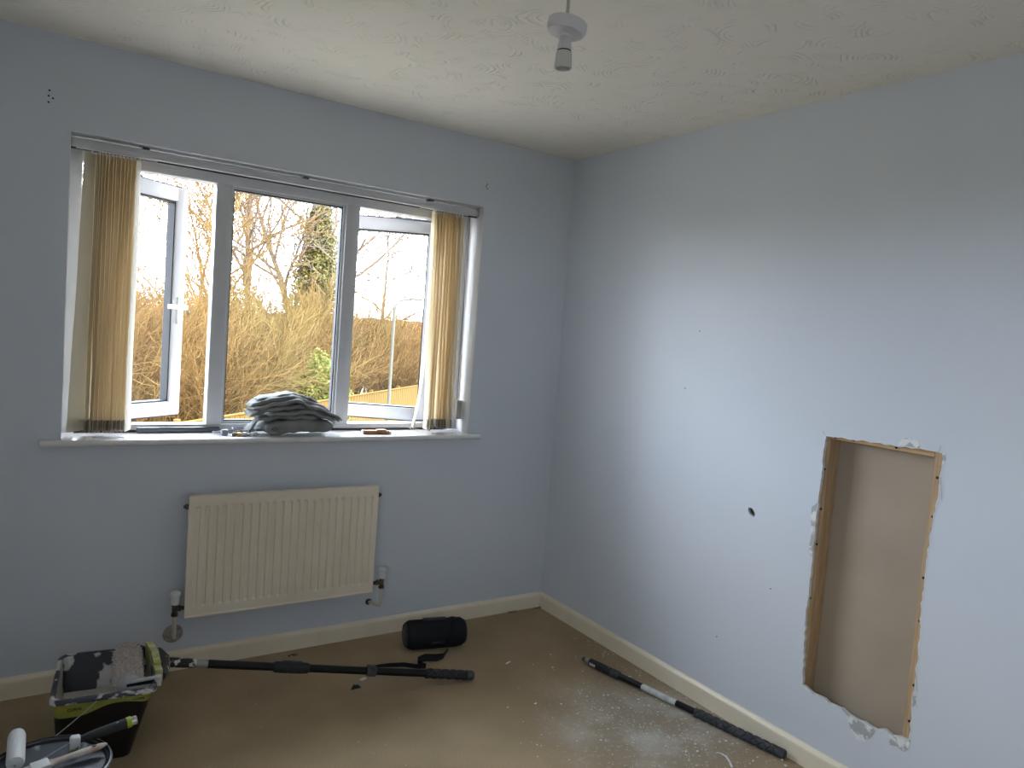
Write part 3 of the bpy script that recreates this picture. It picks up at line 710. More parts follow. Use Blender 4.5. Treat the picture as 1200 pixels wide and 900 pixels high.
def valve(s, x, zc, elbow):
    # tail from the radiator end
    MB().tube([(s*W2, -.079, zc), (x, -.079, zc)], .0085, 10).build('valve_tail', M['brass_dull'], rad, True)
    MB().lathe([(.013, 0), (.013, .012)], 6, Matrix.Translation(((s*W2+x)/2-s*.004, -.079, zc)) @ Matrix.Rotation(s*PI/2, 4, 'Y')).build('valve_nut', M['brass_dull'], rad)
    MB().lathe([(.008, -.030), (.013, -.029), (.013, -.018), (.010, -.016), (.0115, .018), (.009, .022)], 14, Matrix.Translation((x, -.079, zc))).build('valve_body', M['brass_dull'], rad, True)
    MB().lathe([(.0125, .018), (.0150, .020), (.0165, .052), (.0195, .056), (.0195, .066), (.012, .071)], 18, Matrix.Translation((x, -.079, zc))).build('valve_cap', M['plastic_white'], rad, True)
valve(-1, -1.866+1.4317, .285-RZ0, 0)
valve(1, -.984+1.4317, .283-RZ0, 1)
cx_ = 1.4317
MB().tube([(-1.866+cx_, -.079, .256-RZ0), (-1.864+cx_, -.076, .19-RZ0), (-1.860+cx_, -.055, .158-RZ0), (-1.856+cx_, -.001, .153-RZ0)], .0075, 10).build('pipe', M['copper_painted'], rad, True)
MB().lathe([(.036, .0005), (.038, .003), (.034, .008), (.020, .009), (.012, .007)], 28, Matrix.Translation((-1.856+cx_, 0, .153-RZ0)) @ Matrix.Rotation(PI/2, 4, 'X')).build('pipe_collar', mat('grimy_pipe_collar', (.42, .38, .32), .7, c2=(.25, .22, .18), nscale=40), rad, True)
MB().tube([(-.984+cx_, -.079, .254-RZ0), (-.984+cx_, -.079, .178-RZ0), (-.986+cx_, -.074, .170-RZ0), (-.998+cx_, -.050, .168-RZ0), (-1.010+cx_, -.001, .166-RZ0)], .0075, 10).build('pipe', M['copper_painted'], rad, True)
MB().lathe([(.014, .0005), (.015, .004), (.010, .010)], 16, Matrix.Translation((-1.010+cx_, 0, .166-RZ0)) @ Matrix.Rotation(PI/2, 4, 'X')).build('pipe_collar', M['brass_dull'], rad, True)

# ------------------------------------------------------------------ pendant
pd = thing('ceiling_pendant', 'white ceiling pendant with bare lampholder hanging on its flex', 'light', (-1.487, -1.889, H))
MB().tube([(.018, .012, 0), (.012, .008, -.1), (.004, .003, -.2), (0, 0, -.29), (0, 0, -.31)], .0038, 8).build('flex', mat('grey_white_flex', (.48, .46, .42), .5), pd, True)
tl = Matrix.Translation((0, 0, -.302)) @ Matrix.Rotation(math.radians(9), 4, Vector((.5, .85, 0)))
MB().lathe([(.0395, .020), (.041, .0185), (.0405, .004), (.037, -.0035), (.012, -.0055), (.010, -.010), (.0065, -.011)], 40, tl).build('rose_cover', M['pendant'], pd, True, 30)
MB().lathe([(.0075, -.311), (.0118, -.315), (.0150, -.338), (.0152, -.3395)], 28).build('lampholder_cap', M['pendant'], pd, True, 40)
MB().lathe([(.0140, -.3395), (.0140, -.3425)], 28).build('lampholder_groove', M['gasket'], pd)
MB().lathe([(.0152, -.3425), (.0160, -.345), (.0182, -.374), (.0176, -.376), (.0140, -.376), (.0130, -.360)], 28, capt=False, capb=False).build('lampholder_skirt', mat('yellowed_white_plastic', (.58, .55, .50), .4), pd, True, 40)
MB().lathe([(.0125, -.362), (.0125, -.366)], 20).build('lampholder_socket', M['cavity_dark'], pd)

# ------------------------------------------------------------------ poles
def grip_mesh(mb, x0, x1, r, seed=0, pitch=.034):
    def fn(u, v):
        x = x0+(x1-x0)*v; a = 2*PI*u
        g1 = abs(((x/pitch+u*3) % 1)-.5)*2; g2 = abs(((x/pitch-u*3) % 1)-.5)*2
        d = max(0, (g1-.66)/.34), max(0, (g2-.66)/.34)
        rr_ = r-.0060*max(d)
        return (x, rr_*math.cos(a), rr_*math.sin(a))
    n = int((x1-x0)/.0018); k = len(mb.v); mb.grid(fn, 36, n, wrap=True)
def orient(o, p0, p1, rollz=0):
    d = (Vector(p1)-Vector(p0)).normalized(); y = Vector((0, 0, 1)).cross(d).normalized(); z = d.cross(y)
    o.matrix_world = Matrix.Translation(p0) @ Matrix((d, y, z)).transposed().to_4x4()
RY_ = Matrix.Rotation(PI/2, 4, 'Y')

# second extension pole, lying by the right-hand skirting
A2, B2 = Vector((-.224, -.655, .018)), Vector((-.040, -1.600, .019)); L2 = (B2-A2).length
p2 = thing('extension_pole', 'short black extension pole with white sticker lying beside the right skirting', 'pole'); orient(p2, A2, B2)
MB().lathe([(.0075, 0), (.0095, .004), (.0095, .016), (.0080, .018)], 14, RY_).build('screw_tip', mat('brown_screw_thread', (.09, .07, .055), .6), p2, True)
MB().lathe([(.011, .018), (.0125, .020), (.0125, .040)], 14, RY_).build('ferrule', M['grey_collar'], p2, True)
MB().lathe([(.013, .040), (.0165, .044), (.0175, .10), (.0170, .155), (.0150, .165)], 18, RY_).build('locking_sleeve', M['rubber'], p2, True)
MB().bbox(.052, .084, -.0195, -.0165, -.006, .006, .001, 1).build('lever_tab', M['label_white'], p2, True)
MB().lathe([(.0150, .165), (.0180, .170), (.0180, .205), (.0150, .210)], 18, RY_).build('collar', M['rubber2'], p2, True)
MB().lathe([(.0135, .205), (.0135, L2-.34)], 20, RY_).build('tube', M['black_glossy'], p2, True)
MB().lathe([(.0138, .330), (.0138, .500)], 20, RY_, capb=False, capt=False).build('sticker', M['label_white'], p2, True)
g = MB(); grip_mesh(g, L2-.375, L2-.035, .0185); g.build('grip', M['rubber2'], p2, True, 60)
MB().lathe([(.0168, L2-.035), (.0178, L2-.030), (.0178, L2-.006), (.0150, L2)], 24, RY_).build('end_cap', M['rubber2'], p2, True)

# ------------------------------------------------------------------ paint scuttle
SC = thing('paint_scuttle', 'black rectangular paint scuttle crusted with white paint, lime label round its rim', 'paint scuttle', (-2.133, -.440, 0), math.radians(-6.5))
HT = .24
def rrect(hx, hy, r, n=5, cx=0, cy=0):
    P = []
    for (sx, sy, a0) in ((1, 1, 0), (-1, 1, PI/2), (-1, -1, PI), (1, -1, 1.5*PI)):
        for k in range(n+1):
            a = a0+PI/2*k/n; P.append((cx+sx*(hx-r)+r*math.cos(a), cy+sy*(hy-r)+r*math.sin(a)))
    return P
def loft(mb, secs, capb=True, capt=False):
    n = len(secs[0][0]); k = len(mb.v)
    for (P, z) in secs: mb.v += [(p[0], p[1], z) for p in P]
    for j in range(len(secs)-1):
        for i in range(n): mb.f.append((k+j*n+i, k+j*n+(i+1) % n, k+(j+1)*n+(i+1) % n, k+(j+1)*n+i))
    if capb: mb.f.append(tuple(k+i for i in reversed(range(n))))
    if capt: mb.f.append(tuple(k+(len(secs)-1)*n+i for i in range(n)))
    return mb
def sec(z, inset=0):
    t = z/HT; hx = .104+(.143-.104)*t; hy = .132+(.168-.132)*t
    return rrect(hx-inset, hy-inset, .028, 5, -.022*(1-t), .004*(1-t))
loft(MB(), [(sec(0), 0), (sec(.03), .03), (sec(.10), .10), (sec(.17), .17), (sec(HT-.004), HT-.004)]).build('bucket_wall', M['scuttle_out'], SC, True, 40)
# inside: back ramp, floor of paint
def sec_in(z):
    t = z/HT; P = sec(z, .005); yb = .160-.10*(1-t)
    return [(x, min(y, yb)) for (x, y) in P]
inner = MB(); loft(inner, [(sec_in(.075), .075), (sec_in(.13), .13), (sec_in(.19), .19), (sec_in(HT-.002), HT-.002)], capb=True)
inner.build('bucket_inside', M['scuttle_in'], SC, True, 40)
# thick paint on the left and right inside walls and the pool
pp = MB(); loft(pp, [(sec_in(.130), .124), ([(x*.97, y*.97) for (x, y) in sec_in(.130)], .131)], capb=True, capt=True); pp.build('paint_pool', M['paint'], SC, True)
def coat(x_in, seed):
    def fn(u, v):
        z = .10+(.236-.10)*v; t = z/HT; hx = .104+(.143-.104)*t-.0075+.0015*nz3(u*6, v*6, seed)
        yb = .150-.10*(1-t)
        y = -.125+(yb+.125-.022*(1+nz3(v*5, seed, 0)))*u
        xx = (-hx-.022*(1-t)) if x_in < 0 else (hx-.022*(1-t))
        return (xx, y, z)
    return MB().grid(fn, 24, 10)
coat(-1, 1).build('paint_coat', M['paint'], SC, True); coat(1, 7).build('paint_coat', M['paint'], SC, True)
# rolled rim
def rimsec(out, inn): return [(a[0], a[1]) for a in out], inn
ro = rrect(.151, .176, .032, 6); rm = rrect(.147, .172, .030, 6); ri = rrect(.137, .162, .026, 6)
rimm = MB(); loft(rimm, [(rm, HT-.016), (ro, HT-.014), (ro, HT-.003), (rm, HT+.002), (ri, HT+.001), (ri, HT-.012)], capb=False)
# lumpy dried paint on top
rimm.v = [(x, y, z+(.003*nz3(x*30, y*30, 1) if z > HT-.01 else 0)) for (x, y, z) in rimm.v]
rimm.build('rim', M['rim'], SC, True, 50)
# lime label round front and sides
def band_fn(u, v):
    hx0, hy0 = .137, .163
    s = u
    # path: left side (rear->front), front (left->right), right side
    segs = [((-hx0, .10), (-hx0, -hy0+.03)), ((-hx0+.03, -hy0), (hx0-.03, -hy0)), ((hx0, -hy0+.03), (hx0, .10))]
    Ls = [.233, .047, .214, .047, .233]; tot = sum(Ls); d = s*tot
    if d < Ls[0]: x, y = -hx0, .10-d
    elif d < Ls[0]+Ls[1]:
        a = (d-Ls[0])/Ls[1]*PI/2; x, y = -hx0+.03-.03*math.cos(a), -hy0+.03-.03*math.sin(a)
    elif d < sum(Ls[:3]): x, y = -hx0+.03+(d-sum(Ls[:2])), -hy0
    elif d < sum(Ls[:4]):
        a = (d-sum(Ls[:3]))/Ls[3]*PI/2; x, y = hx0-.03+.03*math.sin(a), -hy0+.03-.03*math.cos(a)
    else: x, y = hx0, -hy0+.03+(d-sum(Ls[:4]))
    fr = min(1, max(0, (x+hx0)/(2*hx0)))
    low = .176+.030*sm(.25, .62, fr)-.012*sm(.7, 1., fr)
    z = low+(HT-.018-low)*v; t = z/HT
    kx = (.104+.039*t+.0012)/hx0*1.0; ky = (.132+.036*t+.0012)/hy0
    return (x*kx-.022*(1-t), y*ky+.004*(1-t), z)
bd = MB().grid(band_fn, 70, 3); bd.build('label_band', M['band'], SC, True)
def text_mesh(s, size):
    cu = bpy.data.curves.new('t', 'FONT'); cu.body = s; cu.size = size; cu.align_x = 'CENTER'; cu.align_y = 'CENTER'; cu.extrude = .0004; cu.offset = .0006
    o = bpy.data.objects.new('t', cu); col.objects.link(o); bpy.context.view_layer.update()
    me = bpy.data.meshes.new_from_object(o.evaluated_get(bpy.context.evaluated_depsgraph_get()))
    bpy.data.objects.remove(o); return me
tm = text_mesh('CORAL', .0185); tm.materials.append(M['black'])
for (x, z, sc_, ro_) in ((-.080, .203, .66, .06), (.098, .2105, .6, -.04)):
    t_ = link('label_lettering', tm, SC); t_.location = (x, -.1625-.0022, z); t_.rotation_euler = (PI/2-.14, 0, 0); t_.rotation_euler.rotate_axis('Z', ro_); t_.scale = (sc_, sc_, sc_)
# wire bail handle tipped forward
MB().tube([(-.020, -.178, HT-.012), (-.045, -.190, HT-.030), (-.085, -.212, HT-.055), (-.128, -.238, HT-.078)], .0018, 6).build('bail_wire', M['alu'], SC, True)

# ------------------------------------------------------------------ long roller on extension pole
A1, B1 = Vector((-1.948, -.372, .208)), Vector((-.770, -.590, .019))
# pole axis from bucket rim to the carpet
pr = thing('paint_roller', 'long-pile paint roller on a long black extension pole resting in the scuttle', 'paint roller'); orient(pr, A1, B1); L1 = (B1-A1).length
def atx(t): return L1*t
MB().lathe([(.012, -.010), (.016, -.006), (.0175, .03), (.0165, .105), (.0145, .112)], 18, RY_).build('handle_socket', M['black_splat'], pr, True)
MB().lathe([(.0135, .112), (.0140, .114), (.0140, .150), (.013, .152)], 18, RY_).build('ferrule', M['grey_collar'], pr, True)
s1 = .385; s2 = .520
MB().lathe([(.0155, .152), (.0155, s1+.01)], 20, RY_).build('outer_tube', M['black_glossy'], pr, True)
MB().lathe([(.0155, s1), (.0205, s1+.008), (.0215, s1+.05), (.0215, s2-.03), (.0195, s2-.004), (.0160, s2)], 24, RY_).build('locking_collar', M['rubber'], pr, True)
MB().bbox(s1+.03, s2-.03, -.010, .010, .0185, .0245, .003).build('collar_clip', M['rubber2'], pr, True)
g0 = L1-.215
MB().lathe([(.0150, s2-.005), (.0150, g0+.01)], 20, RY_).build('inner_tube', M['black_glossy'], pr, True)
MB().bbox(L1-.465, L1-.425, -.019, .019, -.017, .020, .006).build('cord_clip', M['rubber2'], pr, True)
g = MB(); grip_mesh(g, g0, L1-.03, .0200); g.build('grip', M['rubber'], pr, True, 60)
MB().lathe([(.0185, L1-.030), (.0195, L1-.026), (.0195, L1-.006), (.016, L1)], 24, RY_).build('end_cap', M['rubber2'], pr, True)
# roller head: pieces given in world space, then parented
def wparts(name, mbx, m, par, smooth=True, ang=40):
    inv = pr.matrix_world.inverted(); mbx.v = [tuple(inv @ Vector(v)) for v in mbx.v]
    return mbx.build(name, m, par, smooth, ang)
NE, FE = Vector((-2.080, -.553, .238)), Vector((-2.058, -.325, .240))   # sleeve near / far end
sa = (FE-NE).normalized(); sy = Vector((0, 0, 1)).cross(sa).normalized(); sz = sa.cross(sy)
def sl_pt(t, a, r): return NE+sa*t+r*(math.cos(a)*sy+math.sin(a)*sz)
SLn = (FE-NE).length
sv = MB().grid(lambda u, v: tuple(sl_pt(SLn*v, 2*PI*u, .036+.002*nz3(u*20, v*20, 3))), 28, 24, wrap=True)
sv.f.append(tuple(range(28))); sv.f.append(tuple(24*28+i for i in range(28)))
sleeve = wparts('sleeve', sv, M['pile'], pr)
tf = MB(); rr = random.Random(8)
for i in range(2600):
    t = rr.random()*SLn; a = rr.random()*2*PI; p = sl_pt(t, a, .034); n_ = (p-(NE+sa*t)).normalized()
    q = Vector((rr.uniform(-1, 1), rr.uniform(-1, 1), rr.uniform(-1, 1))); tip = p+n_*rr.uniform(.009, .014)+q*.006
    a_ = n_.cross(q).normalized()*.0028; b_ = n_.cross(a_).normalized()*.0028; mid = (p+tip)/2+n_*.002
    tf.add([p+a_, p-a_*.5+b_*.8, p-a_*.5-b_*.8, mid+a_*1.1, mid-a_*.6+b_*.9, mid-a_*.6-b_*.9, tip], [(0, 1, 4, 3), (1, 2, 5, 4), (2, 0, 3, 5), (3, 4, 6), (4, 5, 6), (5, 3, 6)])
inv = pr.matrix_world.inverted(); tf.v = [tuple(inv @ Vector(v)) for v in tf.v]
pile = tf.build('sleeve_pile', M['pile'], sleeve); pile['kind'] = 'stuff'
cap = MB().lathe([(.030, -.004), (.034, -.001), (.034, .004)], 24, Matrix.Translation(NE-sa*.006) @ Matrix((sy, sz, sa)).transposed().to_4x4()); wparts('sleeve_cap', cap, mat('paint_smeared_cap', (.52, .50, .48), .5, c2=(.36, .35, .34), nscale=50), pr)
# arm from near end across to the bracket, bracket body in yellow-green plastic
K = Vector((-1.990, -.560, .240))
arm = MB(); dirA = (K-NE).normalized(); up_ = Vector((0, 0, 1)); sdA = dirA.cross(up_).normalized()
def arm_bar(mbx, p0, p1, wv, hv, w_, h_):
    vs = [p+wv*a*w_+hv*b*h_ for p in (p0, p1) for (a, b) in ((-1, -1), (1, -1), (1, 1), (-1, 1))]
    mbx.add(vs, [(0, 3, 2, 1), (4, 5, 6, 7), (0, 1, 5, 4), (1, 2, 6, 5), (2, 3, 7, 6), (3, 0, 4, 7)])
P0 = NE-sa*.014; P1 = K-sa*.014
upA = sdA.cross(dirA).normalized()
arm_bar(arm, P0-dirA*.010+upA*.010, P1+upA*.012, sdA, upA, .006, .0035); arm_bar(arm, P0-dirA*.010-upA*.008, P1-upA*.010, sdA, upA, .006, .0035)
arm_bar(arm, P0-dirA*.012, P0-dirA*.004, sdA, upA, .006, .0115); arm_bar(arm, P1-dirA*.012, P1+dirA*.008, sdA, upA, .010, .0155)
wparts('sleeve_arm', arm, mat('paint_coated_metal', (.58, .57, .56), .45, c2=(.42, .42, .43), nscale=40), pr, False)
web = MB(); arm_bar(web, P0-dirA*.004, P1-dirA*.012, sdA, upA, .003, .008); wparts('arm_web', web, M['black'], pr, False)
br = MB()
F1 = Vector((-1.990, -.335, .246))
pts_o = [K+Vector((.004, .015, .000)), Vector((-1.986, -.500, .240)), Vector((-1.984, -.420, .250)), F1]
for i in range(3): 
    d_ = (pts_o[i+1]-pts_o[i]).normalized(); w_ = d_.cross(Vector((1, 0, 0))).normalized()
    arm_bar(br, pts_o[i], pts_o[i+1]+d_*.006, Vector((1, 0, 0)), w_, .011, (.020, .030, .028)[i])
wparts('bracket', br, M['lime_yellow'], pr, False)
b2 = MB(); 
b2.tube([K+Vector((.012, .02, -.006)), Vector((-1.964, -.48, .230)), Vector((-1.956, -.40, .230)), Vector((-1.962, -.345, .238))], [.014, .022, .026, .016], 12); wparts('bracket_back', b2, M['black_splat'], pr)
fa = MB(); fa.tube([FE+sa*.008, FE+sa*.016+Vector((.03, 0, .018)), F1], .006, 8); wparts('far_arm', fa, M['black_splat'], pr)
axl = MB(); axl.tube([NE-sa*.016, FE+sa*.012], .005, 8); wparts('axle', axl, M['alu'], pr)
# wrist cord at the clip
wc = MB()
def ribbon(mbx, pts, wv, th=.0012):
    pts = [Vector(p) for p in pts]; k = len(mbx.v)
    for i, p in enumerate(pts):
        w_ = Vector(wv[i]) if isinstance(wv, list) else Vector(wv)
        d = (pts[min(i+1, len(pts)-1)]-pts[max(i-1, 0)]).normalized(); n_ = d.cross(w_).normalized()*th
        mbx.v += [tuple(p-w_+n_), tuple(p+w_+n_), tuple(p+w_-n_), tuple(p-w_-n_)]
    for i in range(len(pts)-1):
        a = k+4*i
        for e in range(4): mbx.f.append((a+e, a+(e+1) % 4, a+4+(e+1) % 4, a+4+e))
    mbx.f += [(k, k+3, k+2, k+1), tuple(k+4*(len(pts)-1)+e for e in range(4))]
    return mbx

# ------------------------------------------------------------------ portable speaker with strap
spk = thing('portable_speaker', 'black cylindrical portable speaker with carrying strap on the carpet below the window', 'speaker', (-.772, -.235, .066), math.radians(-13))
SR, SLh = .064, .142
prof = [(.030, -SLh), (.046, -SLh+.003), (SR-.008, -SLh+.008), (SR, -SLh+.022), (SR+.001, 0), (SR, SLh-.022), (SR-.008, SLh-.008), (.046, SLh-.003), (.030, SLh)]
MB().lathe(prof, 40, RY_).build('body', M['black_mesh'], spk, True, 50)
for s in (-1, 1):
    MB().lathe([(.050, s*(SLh-.006)), (.053, s*(SLh-.002)), (.050, s*(SLh+.001)), (.036, s*(SLh-.001))], 32, RY_).build('end_ring', M['rubber2'], spk, True)
    MB().lathe([(.036, s*(SLh-.001)), (.034, s*(SLh+.002)), (.010, s*(SLh+.0025))], 32, RY_).build('bass_radiator', M['black'], spk, True)
MB().bbox(-.06, .05, -.016, .016, SR-.003, SR+.006, .004).build('control_strip', M['black'], spk, True)
MB().bbox(-.11, .11, -.022, .022, -SR-.002, -SR+.010, .004).build('foot_rail', M['black'], spk, True)
MB().bbox(-.030, .034, -SR-.0030, -SR+.003, -.026, -.016, .002, 1).build('front_badge', M['black'], spk, True)
# strap: over the body, then trailing over the carpet to the pole
st = MB(); pts = []; 
for k in range(13):
    a = math.radians(150-k*19); pts.append((.075-.002*k, -(SR+.0035)*math.cos(PI-a) if 0 else -(SR+.0035)*math.sin(math.radians(-20+k*17)), (SR+.0035)*math.cos(math.radians(-20+k*17))))
pts = [(.082-.0035*k, -(SR+.0035)*math.sin(math.radians(-10+k*13)), (SR+.0035)*math.cos(math.radians(-10+k*13))) for k in range(11)]
ribbon(st, pts, (.011, 0, 0)); st.build('strap_over_body', M['webbing'], spk, True)
inv = (Matrix.Translation((-.772, -.235, .066)) @ Matrix.Rotation(math.radians(-13), 4, 'Z')).inverted()
def W(*p): return inv @ Vector(p)
path = [W(-.735, -.305, .008), W(-.765, -.335, .010), W(-.795, -.365, .013), W(-.835, -.370, .016), W(-.875, -.355, .018), W(-.912, -.352, .012), W(-.925, -.385, .010), W(-.905, -.415, .010), W(-.935, -.412, .012), W(-.99, -.375, .016), W(-1.035, -.345, .010), W(-1.085, -.335, .012), W(-1.115, -.350, .020), W(-1.100, -.372, .018)]
wv = [Vector((.004, .010, .002)), Vector((.006, .013, .004)), Vector((.004, .014, .006)), Vector((0, .013, .010)), Vector((-.002, .012, .011)), Vector((.002, .010, .010)), Vector((.006, .003, .010)), Vector((.002, .003, .009)), Vector((0, .002, .009)), Vector((0, .004, .008)), Vector((0, .006, .006)), Vector((0, .005, .004)), Vector((.002, .003, .005)), Vector((.002, .003, .005))]
ribbon(MB(), path, wv).build('trailing_strap', M['webbing'], spk, True) if 0 else None
mbs = ribbon(MB(), path, wv); mbs.build('trailing_strap', M['webbing'], spk, True)

# ------------------------------------------------------------------ paint tub with tools on its lid
TC = Vector((-2.313, -.952)); TR = .150; TZ_ = .238
tb = thing('paint_tub', 'round black paint tub with blue-grey lid at the bottom left corner', 'paint tub', (TC.x, TC.y, 0))
MB().lathe([(.118, 0), (.122, .004), (.136, .14), (.139, TZ_-.030), (.146, TZ_-.028), (.146, TZ_-.016), (.139, TZ_-.014)], 56).build('tub_wall', M['tub'], tb, True, 40)
MB().lathe([(.142, TZ_-.018), (.150, TZ_-.016), (.1525, TZ_-.004), (.1515, TZ_+.002), (.147, TZ_+.003), (.1455, TZ_-.002), (.143, TZ_-.004), (.1415, TZ_+.000), (.138, TZ_-.001), (.136, TZ_-.008)], 64, capb=False, capt=False).build('lid_rim', M['tub'], tb, True, 40)
MB().lathe([(.137, TZ_-.012), (.137, TZ_-.008), (.100, TZ_-.007), (.04, TZ_-.0068), (.002, TZ_-.0068)], 56).build('lid_top', M['lid'], tb, True, 40)
MB().lathe([(.1526, TZ_-.0035), (.1532, TZ_-.002), (.1520, TZ_+.0005)], 64, capb=False, capt=False).build('rim_edge', mat('pale_rim_edge', (.16, .17, .19), .4), tb, True)  # paler ring along the outer edge of the lid rim
LZ = TZ_-.0068
# mini roller
mr = thing('mini_roller', 'mini paint roller with dark grip, lime ring and white sleeve on the tub lid', 'paint roller', (-2.26, -.89, LZ))
def ml(x, y, z=0): return (x+2.26, y+.89, z)
q0, q1 = Vector(ml(-2.384, -.940, .024)), Vector(ml(-2.381, -.792, .034)); sd = (q1-q0).normalized()
mx_ = Matrix.Translation(q0) @ Matrix((Vector((0, 0, 1)).cross(sd).normalized(), sd.cross(Vector((0, 0, 1)).cross(sd).normalized()), sd)).transposed().to_4x4()
Ls_ = (q1-q0).length
MB().lathe([(.010, 0), (.0195, .003), (.0215, .012), (.0215, Ls_-.020), (.0190, Ls_-.008), (.011, Ls_)], 24, mx_).build('sleeve', M['white_paint'], mr, True)
MB().tube([q0-sd*.002, q0-sd*.020, Vector(ml(-2.372, -.968, .018)), Vector(ml(-2.35, -.950, .016)), Vector(ml(-2.30, -.915, .020)), Vector(ml(-2.250, -.886, .026))], .0026, 8).build('wire_arm', M['alu'], mr, True)
hA, hB = Vector(ml(-2.236, -.884, .026)), Vector(ml(-2.118, -.868, .038)); hd = (hB-hA).normalized()
hy = Vector((0, 0, 1)).cross(hd).normalized(); hm = Matrix.Translation(hA) @ Matrix((hy, hd.cross(hy), hd)).transposed().to_4x4(); hl = (hB-hA).length
MB().lathe([(.0075, -.006), (.009, .004), (.0115, .022), (.0135, .05), (.0145, hl)], 18, hm).build('grip', M['rubber'], mr, True)
MB().lathe([(.0150, hl), (.0152, hl+.001), (.0152, hl+.012)], 18, hm).build('lime_ring', M['lime'], mr, True)
MB().lathe([(.0115, hl+.012), (.0125, hl+.014), (.0125, hl+.026), (.010, hl+.028)], 18, hm).build('end_cap', M['chrome'], mr, True)
nb = MB().bbox(-.013, .013, -.012, .014, -.020, .020, .006, 3); nb.v = [tuple(Vector(ml(-2.247, -.892, .0225))+Vector(v)) for v in nb.v]; nb.build('nose_block', M['white_green'], mr, True)
# paint brush
bA, bB = Vector((-2.310, -.958, LZ+.016)), Vector((-2.172, -.934, LZ+.024))
pb = thing('paint_brush', 'paint brush with worn wooden handle lying across the tub lid', 'paint brush'); orient(pb, bA, bB); bL = (bB-bA).length
def brsec(x, hw, ht, n=16): return [(x, hw*math.cos(2*PI*k/n), ht*math.sin(2*PI*k/n)) for k in range(n)]
hs = MB(); S_ = [(0.0, .019, .0085), (.012, .0125, .0085), (.028, .0085, .008), (.055, .0098, .0082), (.085, .0130, .0085), (.110, .0128, .008), (.128, .009, .007), (bL, .003, .003)]
for (x, a, b) in S_: hs.v += brsec(x, a, b)
for j in range(len(S_)-1):
    for i in range(16): hs.f.append((j*16+i, j*16+(i+1) % 16, (j+1)*16+(i+1) % 16, (j+1)*16+i))
hs.f += [tuple(range(16)), tuple((len(S_)-1)*16+i for i in range(16))]
hs.build('handle', M['brush_wood'], pb, True)
MB().lathe([(.0055, -.0092), (.0055, .0092)], 14, Matrix.Translation((.108, 0, 0))).build('hanging_hole', M['dark_red'], pb)
MB().bbox(-.040, .002, -.0205, .0205, -.0095, .0095, .003).build('ferrule', M['white_paint'], pb, True)
bb = MB().grid(lambda u, v: (-.040-.045*v, (.0200-.003*v)*math.cos(2*PI*u), (.0092-.005*v)*math.sin(2*PI*u)+.0), 20, 6, wrap=True); bb.f.append(tuple(6*20+i for i in range(20)))
bb.build('bristles', mat('paint_caked_bristles', (.50, .50, .48), .9, c2=(.25, .24, .22), nscale=30), pb, True)

# ------------------------------------------------------------------ bits on the carpet
rr = random.Random(21)
def crumb(mbx, x, y, s, zf=.6):
    vs = [Vector((a*s*rr.uniform(.5, 1), b*s*rr.uniform(.5, 1), c*s*zf*rr.uniform(.5, 1))) for (a, b, c) in ((1, 0, 0), (-1, 0, 0), (0, 1, 0), (0, -1, 0), (0, 0, 1), (0, 0, -1))]
    rot = Matrix.Rotation(rr.uniform(0, 6), 3, 'Z'); zmin = min(v.z for v in vs)
    mbx.add([rot @ v+Vector((x, y, -zmin*.7)) for v in vs], [(0, 2, 4), (2, 1, 4), (1, 3, 4), (3, 0, 4), (2, 0, 5), (1, 2, 5), (3, 1, 5), (0, 3, 5)])
deb = MB()
for i in range(900):
    if i < 560: x, y = rr.gauss(-.36, .16), rr.gauss(-1.28, .26); s = abs(rr.gauss(0, .0032))+.0010
    elif i < 760: x, y = rr.uniform(-.12, -.02), rr.uniform(-2.1, -.4); s = abs(rr.gauss(0, .0020))+.0008
    else: x, y = rr.uniform(-1.8, -.05), rr.uniform(-1.9, -.1); s = abs(rr.gauss(0, .0012))+.0007
    if x > -.02 or y > -.02: continue
    crumb(deb, x, y, s)
tag(deb.build('plaster_dust', M['dust_crumb']), 'fine white plaster crumbs and dust strewn over the carpet', 'debris', kind='stuff')
big = [(-.355, -1.05, .007), (-.325, -1.20, .006), (-.30, -1.30, .008), (-.27, -1.38, .009), (-.24, -1.40, .007), (-.40, -1.16, .006), (-.075, -1.63, .010), (-.10, -1.66, .008), (-.055, -1.60, .008), (-.30, -1.42, .010), (-.34, -1.40, .011), (-.42, -.88, .005)]
for (x, y, s) in big:
    c_ = MB(); crumb(c_, 0, 0, s, .7); o = c_.build('plaster_crumb', M['dust_crumb']); o.location = (x, y, 0)
    tag(o, 'small white plaster crumb on the dusty carpet near the short pole', 'crumb', 'larger plaster crumbs')
ck = MB().add([(-.022, -.010, .001), (.024, -.008, .001), (.018, .012, .001), (-.004, .016, .001), (-.016, -.006, .010), (.010, -.004, .015), (.012, .008, .008), (-.004, .010, .012)],
              [(0, 3, 2, 1), (4, 5, 6, 7), (0, 1, 5, 4), (1, 2, 6, 5), (2, 3, 7, 6), (3, 0, 4, 7)]).build('black_chip', M['chip_black'])
ck.location = (-1.243, -.455, 0); tag(ck, 'small black plastic chip on the carpet in front of the long pole', 'chip')
fk = MB().bbox(-.016, .016, -.009, .009, .0008, .005, .0015, 1).build('paint_flake', mat('pinkish_white_flake', (.60, .54, .50), .7)); fk.location = (-1.188, -.402, 0); fk.rotation_euler = (0, 0, .5)
tag(fk, 'pinkish-white paint flake on the carpet just under the long pole', 'flake')
fk2 = MB().bbox(-.016, .016, -.0035, .0035, .0008, .004, .001, 1).build('paint_flake', M['dust_crumb']); fk2.location = (-.545, -.52, 0); fk2.rotation_euler = (0, 0, .35)
tag(fk2, 'thin white paint sliver on open carpet between speaker and short pole', 'flake')
cs = ribbon(MB(), [(0, 0, .002), (.012, .022, .008), (.020, .045, .012), (.022, .07, .010), (.020, .09, .003)], (.004, -.001, 0), .0008).build('plastic_strip', M['plastic_white'], None, True)
